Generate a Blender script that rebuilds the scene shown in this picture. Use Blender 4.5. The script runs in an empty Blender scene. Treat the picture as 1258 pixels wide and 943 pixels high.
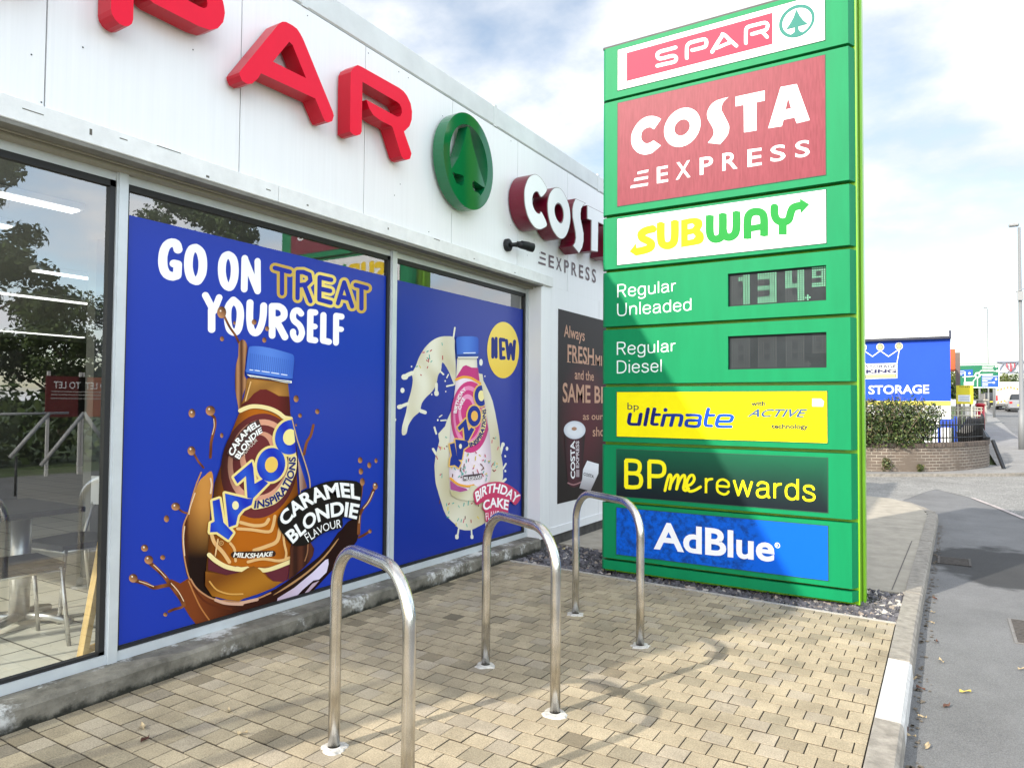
import bpy, bmesh, math, random
from mathutils import Vector, Matrix
from mathutils.geometry import delaunay_2d_cdt, tessellate_polygon
R_ = math.radians
random.seed(7)
scene = bpy.context.scene
C = scene.collection

# ------------------------------------------------------------------ camera
FOC, YAW, PITCH, ROLL = 867.18, R_(31.5742), R_(1.7766), R_(-0.4396)
EYE = Vector((0, 0, 1.5))
fw = Vector((-math.sin(YAW)*math.cos(PITCH), math.cos(YAW)*math.cos(PITCH), math.sin(PITCH)))
r0 = Vector((math.cos(YAW), math.sin(YAW), 0)); d0 = -(r0.cross(fw))
rt = math.cos(ROLL)*r0 + math.sin(ROLL)*d0
dn = -math.sin(ROLL)*r0 + math.cos(ROLL)*d0
cam = bpy.data.cameras.new('camera'); camo = bpy.data.objects.new('camera', cam); C.objects.link(camo)
camo.matrix_world = Matrix(((rt.x, -dn.x, -fw.x, EYE.x), (rt.y, -dn.y, -fw.y, EYE.y), (rt.z, -dn.z, -fw.z, EYE.z), (0, 0, 0, 1)))
cam.sensor_width = 36; cam.sensor_fit = 'HORIZONTAL'; cam.lens = FOC/1258*36
cam.clip_start = 0.05; cam.clip_end = 5000
scene.camera = camo

# ------------------------------------------------------------------ light
SUN_EL = R_(31.0)
to_sun = Vector((-0.37, -0.93, 0)).normalized()*math.cos(SUN_EL) + Vector((0, 0, math.sin(SUN_EL)))
sun = bpy.data.lights.new('sun', 'SUN'); sun.energy = 4.4; sun.angle = R_(0.7); sun.color = (1.0, 0.93, 0.82)
suno = bpy.data.objects.new('sun', sun); C.objects.link(suno)
suno.rotation_euler = to_sun.to_track_quat('Z', 'Y').to_euler(); suno.location = (-8, -20, 15)
scene.view_settings.view_transform = 'Standard'; scene.view_settings.look = 'None'
scene.view_settings.exposure = 0.32; scene.view_settings.gamma = 1
scene.view_settings.use_curve_mapping = False

world = bpy.data.worlds.new("World"); scene.world = world; world.use_nodes = True
nt = world.node_tree; nt.nodes.clear()
def N(t, k, **kw):
    n = t.nodes.new(k)
    for a, v in kw.items(): setattr(n, a, v)
    return n
sky = N(nt, 'ShaderNodeTexSky', sky_type='NISHITA'); sky.sun_disc = False
sky.sun_elevation = SUN_EL; sky.sun_rotation = math.atan2(to_sun.x, to_sun.y)
sky.air_density = 1.0; sky.dust_density = 1.5; sky.ozone_density = 1.2
tc = N(nt, 'ShaderNodeTexCoord')
sep = N(nt, 'ShaderNodeSeparateXYZ'); nt.links.new(tc.outputs['Generated'], sep.inputs[0])
def M(t, op, a, b=None, c=None):
    n = N(t, 'ShaderNodeMath', operation=op)
    for i, v in enumerate((a, b, c)):
        if v is None: continue
        if isinstance(v, (int, float)): n.inputs[i].default_value = v
        else: t.links.new(v, n.inputs[i])
    return n.outputs[0]
zz = M(nt, 'ADD', M(nt, 'MAXIMUM', sep.outputs[2], 0.0), 0.22)
px_ = M(nt, 'DIVIDE', sep.outputs[0], zz); py_ = M(nt, 'DIVIDE', sep.outputs[1], zz)
cmb = N(nt, 'ShaderNodeCombineXYZ'); nt.links.new(px_, cmb.inputs[0]); nt.links.new(py_, cmb.inputs[1])
no = N(nt, 'ShaderNodeTexNoise'); no.inputs['Scale'].default_value = 1.15; no.inputs['Detail'].default_value = 9; no.inputs['Roughness'].default_value = 0.58
mp = N(nt, 'ShaderNodeMapping'); mp.inputs['Location'].default_value = (1.1, 1.79, 0.23)
nt.links.new(cmb.outputs[0], mp.inputs[0]); nt.links.new(mp.outputs[0], no.inputs['Vector'])
cr = N(nt, 'ShaderNodeValToRGB'); nt.links.new(no.outputs['Fac'], cr.inputs[0])
cr.color_ramp.elements[0].position = 0.36; cr.color_ramp.elements[0].color = (0, 0, 0, 1)
cr.color_ramp.elements[1].position = 0.56; cr.color_ramp.elements[1].color = (1, 1, 1, 1)
no2 = N(nt, 'ShaderNodeTexNoise'); no2.inputs['Scale'].default_value = 2.3; no2.inputs['Detail'].default_value = 6
nt.links.new(mp.outputs[0], no2.inputs['Vector'])
cr2 = N(nt, 'ShaderNodeValToRGB'); nt.links.new(no2.outputs['Fac'], cr2.inputs[0])
cr2.color_ramp.elements[0].position = 0.34; cr2.color_ramp.elements[0].color = (8.0, 8.6, 9.4, 1)
cr2.color_ramp.elements[1].position = 0.56; cr2.color_ramp.elements[1].color = (12.0, 12.1, 12.3, 1)
mx = N(nt, 'ShaderNodeMix', data_type='RGBA'); nt.links.new(cr.outputs[0], mx.inputs[0])
sk2 = N(nt, 'ShaderNodeMix', data_type='RGBA', blend_type='MULTIPLY'); sk2.inputs[0].default_value = 1
nt.links.new(sky.outputs[0], sk2.inputs[6]); sk2.inputs[7].default_value = (3.1, 2.9, 2.6, 1)
nt.links.new(sk2.outputs[2], mx.inputs[6]); nt.links.new(cr2.outputs[0], mx.inputs[7])
bg = N(nt, 'ShaderNodeBackground'); bg.inputs[1].default_value = 0.10
wo = N(nt, 'ShaderNodeOutputWorld'); 
# extra glow added to the sky on the +X side, as fill for the shop front
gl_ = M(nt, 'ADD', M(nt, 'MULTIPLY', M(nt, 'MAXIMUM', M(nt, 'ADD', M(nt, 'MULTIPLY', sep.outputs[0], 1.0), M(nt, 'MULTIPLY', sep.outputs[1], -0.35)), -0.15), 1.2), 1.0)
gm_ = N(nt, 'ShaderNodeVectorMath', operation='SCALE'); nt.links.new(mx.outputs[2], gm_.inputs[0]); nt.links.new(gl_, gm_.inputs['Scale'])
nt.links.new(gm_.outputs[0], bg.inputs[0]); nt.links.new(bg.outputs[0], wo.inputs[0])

# ------------------------------------------------------------------ measuring: photo pixel -> point on a known plane
def ray(x, y): return rt*((x-629)/FOC) + dn*((y-471.5)/FOC) + fw
def on_x(x, y, X): d = ray(x, y); return EYE + d*((X-EYE.x)/d.x)
def on_y(x, y, Y): d = ray(x, y); return EYE + d*((Y-EYE.y)/d.y)
def on_z(x, y, Z=0.0): d = ray(x, y); return EYE + d*((Z-EYE.z)/d.z)
def tile(ox, oy, s):
    return lambda pts: [(ox+x/s, oy+y/s) for x, y in pts]

# ------------------------------------------------------------------ materials
MATS = {}
def lin(c):
    if isinstance(c, str): c = tuple(int(c[i:i+2], 16)/255 for i in (0, 2, 4))
    return tuple(((v+0.055)/1.055)**2.4 if v > 0.04045 else v/12.92 for v in c)
def pm(name, col=None, rough=0.5, metal=0.0, spec=0.5, var=0.0, vscale=8.0, bump=0.0, bscale=60.0, stretch=None, coat=0.0):
    """principled material with a little noise in colour and relief; col is linear rgb or an sRGB hex string"""
    if name in MATS: return MATS[name]
    if isinstance(col, str): col = lin(col)
    m = bpy.data.materials.new(name); m.use_nodes = True; t = m.node_tree
    b = t.nodes['Principled BSDF']
    b.inputs['Base Color'].default_value = (*col, 1); b.inputs['Roughness'].default_value = rough
    b.inputs['Metallic'].default_value = metal; b.inputs['Specular IOR Level'].default_value = spec
    b.inputs['Coat Weight'].default_value = coat
    co = N(t, 'ShaderNodeTexCoord'); src = co.outputs['Object']
    if stretch:
        mpn = N(t, 'ShaderNodeMapping'); mpn.inputs['Scale'].default_value = stretch
        t.links.new(src, mpn.inputs[0]); src = mpn.outputs[0]
    if var:
        n = N(t, 'ShaderNodeTexNoise'); n.inputs['Scale'].default_value = vscale; n.inputs['Detail'].default_value = 6; n.inputs['Roughness'].default_value = 0.65
        t.links.new(src, n.inputs['Vector'])
        r = N(t, 'ShaderNodeValToRGB'); t.links.new(n.outputs['Fac'], r.inputs[0])
        r.color_ramp.elements[0].position = 0.3; r.color_ramp.elements[1].position = 0.7
        r.color_ramp.elements[0].color = (*[c*(1-var) for c in col], 1)
        r.color_ramp.elements[1].color = (*[min(1, c*(1+var*0.6)) for c in col], 1)
        t.links.new(r.outputs[0], b.inputs['Base Color'])
    if bump:
        n = N(t, 'ShaderNodeTexNoise'); n.inputs['Scale'].default_value = bscale; n.inputs['Detail'].default_value = 5
        t.links.new(src, n.inputs['Vector'])
        bp = N(t, 'ShaderNodeBump'); bp.inputs['Strength'].default_value = bump; bp.inputs['Distance'].default_value = 0.01
        t.links.new(n.outputs['Fac'], bp.inputs['Height']); t.links.new(bp.outputs[0], b.inputs['Normal'])
    MATS[name] = m; return m
def attr_mat(name, rough=0.4, spec=0.5, coat=0.0, dirt=0.0, speck=0.0, scale=6.0):
    """colour comes from the 'Col' attribute (print, pavers, leaves), times a little noise"""
    if name in MATS: return MATS[name]
    m = bpy.data.materials.new(name); m.use_nodes = True; t = m.node_tree
    b = t.nodes['Principled BSDF']; b.inputs['Roughness'].default_value = rough
    b.inputs['Specular IOR Level'].default_value = spec; b.inputs['Coat Weight'].default_value = coat
    a = N(t, 'ShaderNodeAttribute', attribute_name='Col'); out = a.outputs['Color']
    geo = N(t, 'ShaderNodeNewGeometry')
    for amount, sc, lo, hi in ((dirt, scale, 0.35, 0.65), (speck, 150.0, 0.32, 0.68)):
        if not amount: continue
        n = N(t, 'ShaderNodeTexNoise'); n.inputs['Scale'].default_value = sc; n.inputs['Detail'].default_value = 7; n.inputs['Roughness'].default_value = 0.7
        t.links.new(geo.outputs['Position'], n.inputs['Vector'])
        r = N(t, 'ShaderNodeValToRGB'); t.links.new(n.outputs['Fac'], r.inputs[0])
        r.color_ramp.elements[0].position = lo; r.color_ramp.elements[1].position = hi
        v = 1-amount; r.color_ramp.elements[0].color = (v, v, v, 1)
        w = 1+amount*0.4; r.color_ramp.elements[1].color = (w, w, w, 1)
        x = N(t, 'ShaderNodeMix', data_type='RGBA', blend_type='MULTIPLY'); x.inputs[0].default_value = 1; x.clamp_result = False
        t.links.new(out, x.inputs[6]); t.links.new(r.outputs[0], x.inputs[7]); out = x.outputs[2]
    t.links.new(out, b.inputs['Base Color'])
    MATS[name] = m; return m
def emis(name, col, s):
    if name in MATS: return MATS[name]
    if isinstance(col, str): col = lin(col)
    m = bpy.data.materials.new(name); m.use_nodes = True; b = m.node_tree.nodes['Principled BSDF']
    b.inputs['Base Color'].default_value = (*col, 1); b.inputs['Emission Color'].default_value = (*col, 1); b.inputs['Emission Strength'].default_value = s
    MATS[name] = m; return m
def glass_mat():
    m = bpy.data.materials.new('window_glass'); m.use_nodes = True; t = m.node_tree; t.nodes.clear()
    g = N(t, 'ShaderNodeNewGeometry')
    dt = N(t, 'ShaderNodeVectorMath', operation='DOT_PRODUCT'); t.links.new(g.outputs['Normal'], dt.inputs[0]); t.links.new(g.outputs['Incoming'], dt.inputs[1])
    ab = M(t, 'ABSOLUTE', dt.outputs['Value'])
    f = M(t, 'ADD', M(t, 'MULTIPLY', M(t, 'POWER', M(t, 'SUBTRACT', 1.0, ab), 4.0), 0.75), 0.20)
    tr = N(t, 'ShaderNodeBsdfTransparent'); tr.inputs[0].default_value = (0.9, 0.93, 0.92, 1)
    gl = N(t, 'ShaderNodeBsdfGlossy'); gl.inputs['Roughness'].default_value = 0.0; gl.inputs[0].default_value = (0.95, 0.97, 1, 1)
    mi = N(t, 'ShaderNodeMixShader'); t.links.new(f, mi.inputs[0]); t.links.new(tr.outputs[0], mi.inputs[1]); t.links.new(gl.outputs[0], mi.inputs[2])
    o = N(t, 'ShaderNodeOutputMaterial'); t.links.new(mi.outputs[0], o.inputs[0]); return m
GLASS = glass_mat()

# ------------------------------------------------------------------ object helpers
def tag(o, label=None, cat=None, group=None, kind=None):
    if label: o['label'] = label
    if cat: o['category'] = cat
    if group: o['group'] = group
    if kind: o['kind'] = kind
    return o
def thing(name, label, cat, loc=(0, 0, 0), rz=0.0, group=None):
    o = bpy.data.objects.new(name, None); C.objects.link(o); o.empty_display_size = 0.2
    o.location = loc; o.rotation_euler = (0, 0, rz)
    return tag(o, label, cat, group)
def put(name, me, mats, parent=None, smooth=False):
    for m in (mats if isinstance(mats, (list, tuple)) else [mats]): me.materials.append(m)
    if smooth:
        for p in me.polygons: p.use_smooth = True
    o = bpy.data.objects.new(name, me); C.objects.link(o)
    if parent: o.parent = parent
    return o
class MB:
    """collects boxes, tubes, prisms and loose faces into one mesh"""
    def __init__(s): s.v = []; s.f = []; s.m = []; s.sm = []
    def add(s, vs, fs, mi=0, sm=False):
        n = len(s.v); s.v += [tuple(p) for p in vs]
        for f in fs: s.f.append(tuple(i+n for i in f)); s.m.append(mi); s.sm.append(sm)
        return s
    def box(s, x0, x1, y0, y1, z0, z1, mi=0, rot=None, at=None, ch=0.0):
        if ch > 0:
            c = ch; vs = []; fs = []
            prof = [(x0+c, y0), (x1-c, y0), (x1, y0+c), (x1, y1-c), (x1-c, y1), (x0+c, y1), (x0, y1-c), (x0, y0+c)]
            inn = [(x0+c, y0+c), (x1-c, y0+c), (x1-c, y0+c), (x1-c, y1-c), (x1-c, y1-c), (x0+c, y1-c), (x0+c, y1-c), (x0+c, y0+c)]
            for z, pr in ((z0, inn), (z0+c, prof), (z1-c, prof), (z1, inn)): vs += [(x, y, z) for x, y in pr]
            for k in range(3):
                for i in range(8): j = (i+1) % 8; fs.append((k*8+i, k*8+j, k*8+8+j, k*8+8+i))
            fs.append((24, 26, 28, 30)); fs.append((6, 4, 2, 0))
        else:
            vs = [(x, y, z) for z in (z0, z1) for x, y in ((x0, y0), (x1, y0), (x1, y1), (x0, y1))]
            fs = [(0, 3, 2, 1), (4, 5, 6, 7), (0, 1, 5, 4), (1, 2, 6, 5), (2, 3, 7, 6), (3, 0, 4, 7)]
        if rot is not None: vs = [rot @ Vector(p) for p in vs]
        if at is not None: vs = [Vector(p)+Vector(at) for p in vs]
        return s.add(vs, fs, mi)
    def bar(s, a, b, w, h=None, mi=0, up=Vector((0, 0, 1))):
        a = Vector(a); b = Vector(b); h = h or w; d = (b-a).normalized()
        if abs(d.dot(up)) > 0.98: up = Vector((0, 1, 0))
        x = d.cross(up).normalized(); y = x.cross(d)
        vs = [p + x*sx*w/2 + y*sy*h/2 for p in (a, b) for sx, sy in ((-1, -1), (1, -1), (1, 1), (-1, 1))]
        return s.add(vs, [(3, 2, 1, 0), (4, 5, 6, 7), (0, 1, 5, 4), (1, 2, 6, 5), (2, 3, 7, 6), (3, 0, 4, 7)], mi)
    def tube(s, pts, r, n=12, mi=0, caps=True):
        pts = [Vector(p) for p in pts]; rs = r if isinstance(r, (list, tuple)) else [r]*len(pts)
        d = (pts[1]-pts[0]).normalized(); u = d.orthogonal().normalized(); vs = []
        for i, p in enumerate(pts):
            d = (pts[min(i+1, len(pts)-1)]-pts[max(i-1, 0)]).normalized()
            u = (u - d*u.dot(d)).normalized(); w = d.cross(u)
            vs += [p + (u*math.cos(2*math.pi*k/n)+w*math.sin(2*math.pi*k/n))*rs[i] for k in range(n)]
        fs = [(i*n+k, i*n+(k+1) % n, (i+1)*n+(k+1) % n, (i+1)*n+k) for i in range(len(pts)-1) for k in range(n)]
        s.add(vs, fs, mi, True)
        if caps:
            m = len(vs)-n; base = len(s.v)-len(vs)
            s.f.append(tuple(base+k for k in reversed(range(n)))); s.m.append(mi); s.sm.append(False)
            s.f.append(tuple(base+m+k for k in range(n))); s.m.append(mi); s.sm.append(False)
        return s
    def cyl(s, c, r, z0, z1, n=24, mi=0, r1=None):
        return s.tube([(c[0], c[1], z0), (c[0], c[1], z1)], [r, r1 or r], n, mi)
    def prism(s, poly, z0, z1, mi=0, fn=None):
        """poly (x, y) CCW extruded in z; fn maps (x, y, z) to the final point"""
        n = len(poly); vs = [(x, y, z) for z in (z0, z1) for x, y in poly]
        if fn: vs = [fn(*p) for p in vs]
        tri = tessellate_polygon([[Vector((x, y, 0)) for x, y in poly]])
        fs = [(i, (i+1) % n, n+(i+1) % n, n+i) for i in range(n)]
        fs += [(c, b, a) for a, b, c in tri] + [(a+n, b+n, c+n) for a, b, c in tri]
        return s.add(vs, fs, mi)
    def sheet(s, poly, z, mi=0):
        tri = tessellate_polygon([[Vector((p[0], p[1], 0)) for p in poly]])
        vs = [(p[0], p[1], z if len(p) < 3 else p[2]) for p in poly]
        fs = []
        for a, b, c in tri:
            pa, pb, pc = (Vector(vs[i][:2]) for i in (a, b, c))
            fs.append((a, b, c) if (pb-pa).cross(pc-pa) > 0 else (c, b, a))
        return s.add(vs, fs, mi)
    def build(s, name, mats, parent=None, recalc=True):
        me = bpy.data.meshes.new(name); me.from_pydata(s.v, [], s.f)
        for p, mi, sm in zip(me.polygons, s.m, s.sm): p.material_index = mi; p.use_smooth = sm
        if recalc:
            b = bmesh.new(); b.from_mesh(me); bmesh.ops.recalc_face_normals(b, faces=b.faces); b.to_mesh(me); b.free()
        me.update()
        return put(name, me, mats, parent)

# ------------------------------------------------------------------ flat lettering and print
def area(p): return sum(p[i][0]*p[(i+1) % len(p)][1]-p[(i+1) % len(p)][0]*p[i][1] for i in range(len(p)))/2
def spline(pts, n=6, closed=False):
    out = []; L = len(pts); g = lambda i: pts[i % L] if closed else pts[max(0, min(L-1, i))]
    for i in range(L if closed else L-1):
        p0, p1, p2, p3 = g(i-1), g(i), g(i+1), g(i+2)
        for k in range(n):
            t = k/n
            out.append(tuple(0.5*(2*p1[a]+(p2[a]-p0[a])*t+(2*p0[a]-5*p1[a]+4*p2[a]-p3[a])*t*t+(3*p1[a]-p0[a]-3*p2[a]+p3[a])*t**3) for a in (0, 1)))
    if not closed: out.append(tuple(pts[-1]))
    return out
def oval(cx, cy, rx, ry=None, k=0.0, n=28, a0=0.0):
    ry = ry or rx
    return [(cx+rx*math.cos(2*math.pi*i/n+a0), cy+ry*math.sin(2*math.pi*i/n+a0)+k*rx*math.cos(2*math.pi*i/n+a0)) for i in range(n)]
def hull(P):
    P = sorted(set(P))
    def half(Q):
        h = []
        for p in Q:
            while len(h) > 1 and (h[-1][0]-h[-2][0])*(p[1]-h[-2][1])-(h[-1][1]-h[-2][1])*(p[0]-h[-2][0]) <= 1e-12: h.pop()
            h.append(p)
        return h
    a, b = half(P), half(P[::-1]); return a[:-1]+b[:-1]
def pen(path, rx, ry=None, butt=False, n=14, closed=False):
    """the area a pen of radii rx, ry covers along a path, as a list of convex polygons"""
    ry = ry or rx; out = []; L = len(path)
    segs = [(path[i], path[(i+1) % L]) for i in range(L if closed else L-1)]
    for i, (a, b) in enumerate(segs):
        if butt:
            dx, dy = (b[0]-a[0])/rx, (b[1]-a[1])/ry; l = math.hypot(dx, dy) or 1; nx, ny = -dy/l*rx, dx/l*ry
            out.append([(a[0]+nx, a[1]+ny), (a[0]-nx, a[1]-ny), (b[0]-nx, b[1]-ny), (b[0]+nx, b[1]+ny)])
            if i: out.append(oval(a[0], a[1], rx, ry, n=n, a0=0.013*i))
        else:
            e = 0.017*i
            out.append(hull(oval(a[0], a[1], rx, ry, n=n, a0=e)+oval(b[0], b[1], rx, ry, n=n, a0=e)))
    return out
def union(polys, holes=(), extra=()):
    vs, fs = [], []
    for p in list(polys)+list(holes):
        q = p if area(p) > 0 else p[::-1]
        n = len(vs); vs += [Vector((float(a), float(b))) for a, b in q]; fs.append(list(range(n, n+len(q))))
    vs += [Vector(p) for p in extra]
    V, E, F, ov, oe, of = delaunay_2d_cdt(vs, [], fs, 1, 1e-6)
    nh = len(polys); keep = [f for f, ids in zip(F, of) if ids and not any(i >= nh for i in ids)]
    return [tuple(v) for v in V], keep
_tc = {}
def text_geo(s, bold=0.0, space=1.0):
    """triangles of a line of text: x in 0..1 over its width, y 0 at the baseline and 1 at cap height; also width / cap height"""
    key = (s, bold, space)
    if key in _tc: return _tc[key]
    def mesh(body):
        cu = bpy.data.curves.new('t', 'FONT'); cu.body = body; cu.size = 1; cu.offset = bold; cu.space_character = space; cu.resolution_u = 4
        ob = bpy.data.objects.new('t', cu); C.objects.link(ob); dg = bpy.context.evaluated_depsgraph_get()
        me = bpy.data.meshes.new_from_object(ob.evaluated_get(dg)); v = [tuple(p.co[:2]) for p in me.vertices]; f = [tuple(p.vertices) for p in me.polygons]
        bpy.data.objects.remove(ob); bpy.data.curves.remove(cu); bpy.data.meshes.remove(me); return v, f
    hv, _ = mesh('H'); y0 = min(p[1] for p in hv); ch = max(p[1] for p in hv)-y0
    v, f = mesh(s); x0 = min(p[0] for p in v); w = max(p[0] for p in v)-x0
    _tc[key] = ([((p[0]-x0)/w, (p[1]-y0)/ch) for p in v], f, w/ch); return _tc[key]
def along(pts, u):
    if len(pts) == 2: a, b = pts; return (a[0]+(b[0]-a[0])*u, a[1]+(b[1]-a[1])*u)
    ls = [0.0]
    for a, b in zip(pts, pts[1:]): ls.append(ls[-1]+math.hypot(b[0]-a[0], b[1]-a[1]))
    t = u*ls[-1]
    for i in range(len(pts)-1):
        if t <= ls[i+1] or i == len(pts)-2:
            q = (t-ls[i])/max(1e-9, ls[i+1]-ls[i]); a, b = pts[i], pts[i+1]; return (a[0]+(b[0]-a[0])*q, a[1]+(b[1]-a[1])*q)
class Print:
    """flat print or lettering on a plane; every colour sits in the mesh's colour attribute"""
    def __init__(s, surf, base=0.0, step=0.0007): s.surf = surf; s.base = base; s.step = step; s.v = []; s.c = []; s.f = []; s.mi = []; s.k = 0
    def _emit(s, vs, fs, col, layer, mi=0):
        n = len(s.v); s.k += 1; off = s.base+layer*s.step+s.k*6e-6
        for p in vs:
            s.v.append(s.surf(p[0], p[1], off)); c = col(*p) if callable(col) else col
            s.c.append((*(lin(c) if isinstance(c, str) else c), 1.0))
        for f in fs: s.f.append(tuple(i+n for i in f)); s.mi.append(mi)
    def fill(s, polys, col, layer, holes=(), grid=0, mi=0):
        if polys and isinstance(polys[0][0], (int, float)): polys = [polys]
        ex = []
        if grid:
            xs = [p[0] for q in polys for p in q]; ys = [p[1] for q in polys for p in q]
            x = min(xs)+grid/2
            while x < max(xs):
                y = min(ys)+grid/2
                while y < max(ys): ex.append((x+random.uniform(-.1, .1)*grid, y+random.uniform(-.1, .1)*grid)); y += grid
                x += grid
        v, f = union(polys, holes, ex); s._emit(v, f, col, layer, mi); return s
    def pen(s, path, r, col, layer, ry=None, butt=False, mi=0):
        return s.fill(pen(path, r, ry, butt), col, layer, mi=mi)
    def text(s, st, base, cap, col, layer, bold=0.0, space=1.0, mi=0):
        base = spline(base, 6) if len(base) > 2 else base; cap = spline(cap, 6) if len(cap) > 2 else cap
        v, f, _ = text_geo(st, bold, space); out = []
        for u, w in v:
            a = along(base, u); b = along(cap, u); out.append((a[0]+(b[0]-a[0])*w, a[1]+(b[1]-a[1])*w))
        s._emit(out, f, col, layer, mi); return s
    def build(s, name, mat, parent=None, facing=None):
        me = bpy.data.meshes.new(name); me.from_pydata([tuple(p) for p in s.v], [], s.f)
        ca = me.color_attributes.new('Col', 'FLOAT_COLOR', 'POINT')
        ca.data.foreach_set('color', [x for c in s.c for x in c])
        me.update()
        if facing is not None:
            fl = [p.index for p in me.polygons if p.normal.dot(Vector(facing)) < 0]
            if fl:
                b = bmesh.new(); b.from_mesh(me); b.faces.ensure_lookup_table()
                bmesh.ops.reverse_faces(b, faces=[b.faces[i] for i in fl]); b.to_mesh(me); b.free()
        mats = mat if isinstance(mat, (list, tuple)) else [mat]
        if len(mats) > 1:
            for p, i in zip(me.polygons, s.mi): p.material_index = i
        return put(name, me, mats, parent)
MONO = {  # single-line letters: (width, [stroke, ...]); a stroke starting with 's' is smoothed
 'e': (.55, ['s', [(.05, .38), (.51, .38)], [(.51, .38), (.49, .58), (.28, .71), (.08, .6), (.03, .36), (.08, .12), (.28, .01), (.43, .05), (.51, .17)]]),
 'r': (.34, ['s', [(.06, 0), (.06, .72)], [(.06, .48), (.15, .64), (.33, .70)]]),
 'g': (.58, ['s', [(.52, .46), (.44, .64), (.27, .71), (.09, .6), (.04, .37), (.09, .13), (.27, .03), (.44, .12), (.52, .30)], [(.52, .72), (.52, -.06), (.45, -.23), (.28, -.28), (.12, -.24), (.06, -.14)]]),
 'u': (.56, ['s', [(.06, .72), (.06, .24), (.13, .05), (.27, .01), (.42, .07), (.50, .24)], [(.5, .72), (.5, 0)]]),
 'l': (.12, ['p', [(.06, 1), (.06, 0)]]), 'i': (.12, ['p', [(.06, .72), (.06, 0)], [(.06, .93), (.06, 1.02)]]),
 'a': (.56, ['s', [(.06, .54), (.13, .67), (.28, .71), (.43, .66), (.48, .52), (.48, .12), (.54, .01)], [(.48, .43), (.25, .39), (.08, .32), (.04, .17), (.1, .04), (.24, .01), (.4, .08), (.48, .24)]]),
 'U': (.72, ['s', [(.07, 1), (.07, .32), (.15, .08), (.36, .01), (.57, .08), (.65, .32), (.65, 1)]]),
 'n': (.56, ['s', [(.06, 0), (.06, .72)], [(.06, .44), (.14, .63), (.3, .71), (.44, .66), (.5, .5), (.5, 0)]]),
 'd': (.58, ['s', [(.52, .46), (.44, .64), (.27, .71), (.09, .6), (.04, .36), (.09, .12), (.27, .01), (.44, .09), (.52, .27)], [(.52, 1), (.52, 0)]]),
 'D': (.74, ['s', [(.08, 0), (.08, 1)], [(.05, .985), (.32, .985), (.53, .92), (.66, .74), (.69, .5), (.66, .26), (.53, .08), (.32, .015), (.05, .015)]]),
 's': (.52, ['s', [(.46, .55), (.4, .67), (.25, .71), (.1, .66), (.07, .54), (.14, .43), (.3, .37), (.44, .3), (.48, .18), (.42, .06), (.25, .01), (.1, .05), (.03, .17)]]),
 'R': (.68, ['s', [(.08, 0), (.08, 1)], [(.05, .985), (.40, .985), (.57, .91), (.62, .76), (.57, .58), (.42, .51), (.05, .51)], [(.38, .51), (.5, .26), (.64, 0)]]),
 'B': (.72, ['s', [(.08, 0), (.08, 1)], [(.05, .985), (.40, .985), (.56, .92), (.60, .77), (.55, .6), (.40, .53), (.05, .53)], [(.40, .53), (.59, .46), (.65, .28), (.59, .08), (.40, .015), (.05, .015)]]),
 'P': (.70, ['s', [(.08, 0), (.08, 1)], [(.05, .985), (.42, .985), (.6, .91), (.65, .73), (.6, .55), (.42, .47), (.05, .47)]]),
 'w': (.80, ['p', [(.03, .72), (.21, .02), (.40, .70), (.59, .02), (.77, .72)]]), 'A': (.66, ['p', [(.03, 0), (.33, .98), (.63, 0)], [(.14, .33), (.52, .33)]])}
def mono(pr_, st, base, cap, r, col, layer, gap=.14):
    x = 0; out = []
    for ch in st:
        w_, ss_ = MONO[ch]
        for stroke in ss_[1:]: out.append([(x+a, b) for a, b in (spline(stroke, 5) if ss_[0] == 's' and len(stroke) > 2 else stroke)])
        x += w_+gap
    tot = x-gap; polys = []
    for s_ in out:
        q_ = []
        for a, b in s_:
            u = a/tot; lo, hi = along(base, u), along(cap, u); q_.append((lo[0]+(hi[0]-lo[0])*b, lo[1]+(hi[1]-lo[1])*b))
        polys += pen(q_, r, butt=True)
    pr_.fill(polys, col, layer)
def surf_x(X):   # a plane facing +X, addressed by photo pixels
    return lambda x, y, off: (lambda p: Vector((X+off, p.y, p.z)))(on_x(x, y, X))
def surf_y(Y):   # a plane facing -Y, addressed by photo pixels
    return lambda x, y, off: (lambda p: Vector((p.x, Y-off, p.z)))(on_y(x, y, Y))
def flat_x(X): return lambda y, z, off: Vector((X+off, y, z))
def flat_y(Y): return lambda x, z, off: Vector((x, Y-off, z))
def solid(surf, polys, front, depth, name, mats, parent, holes=(), inset=None):
    """letter with thickness: front cap (material 0), returns (material 1)"""
    if isinstance(polys[0][0], (int, float)): polys = [polys]
    v, f = union(polys, holes); n = len(v)
    vs = [surf(a, b, front) for a, b in v]+[surf(a, b, front-depth) for a, b in v]
    cnt = {}
    for t in f:
        for i in range(len(t)): a, b = t[i], t[(i+1) % len(t)]; cnt.setdefault((min(a, b), max(a, b)), []).append((a, b))
    b_ = MB(); b_.add(vs, [], 0)
    for t in f: b_.f.append(tuple(t)); b_.m.append(0); b_.sm.append(False); b_.f.append(tuple(i+n for i in reversed(t))); b_.m.append(1); b_.sm.append(False)
    for k, e in cnt.items():
        if len(e) == 1: a, b = e[0]; b_.f.append((b, a, a+n, b+n)); b_.m.append(1); b_.sm.append(False)
    return b_.build(name, mats, parent)

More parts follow.
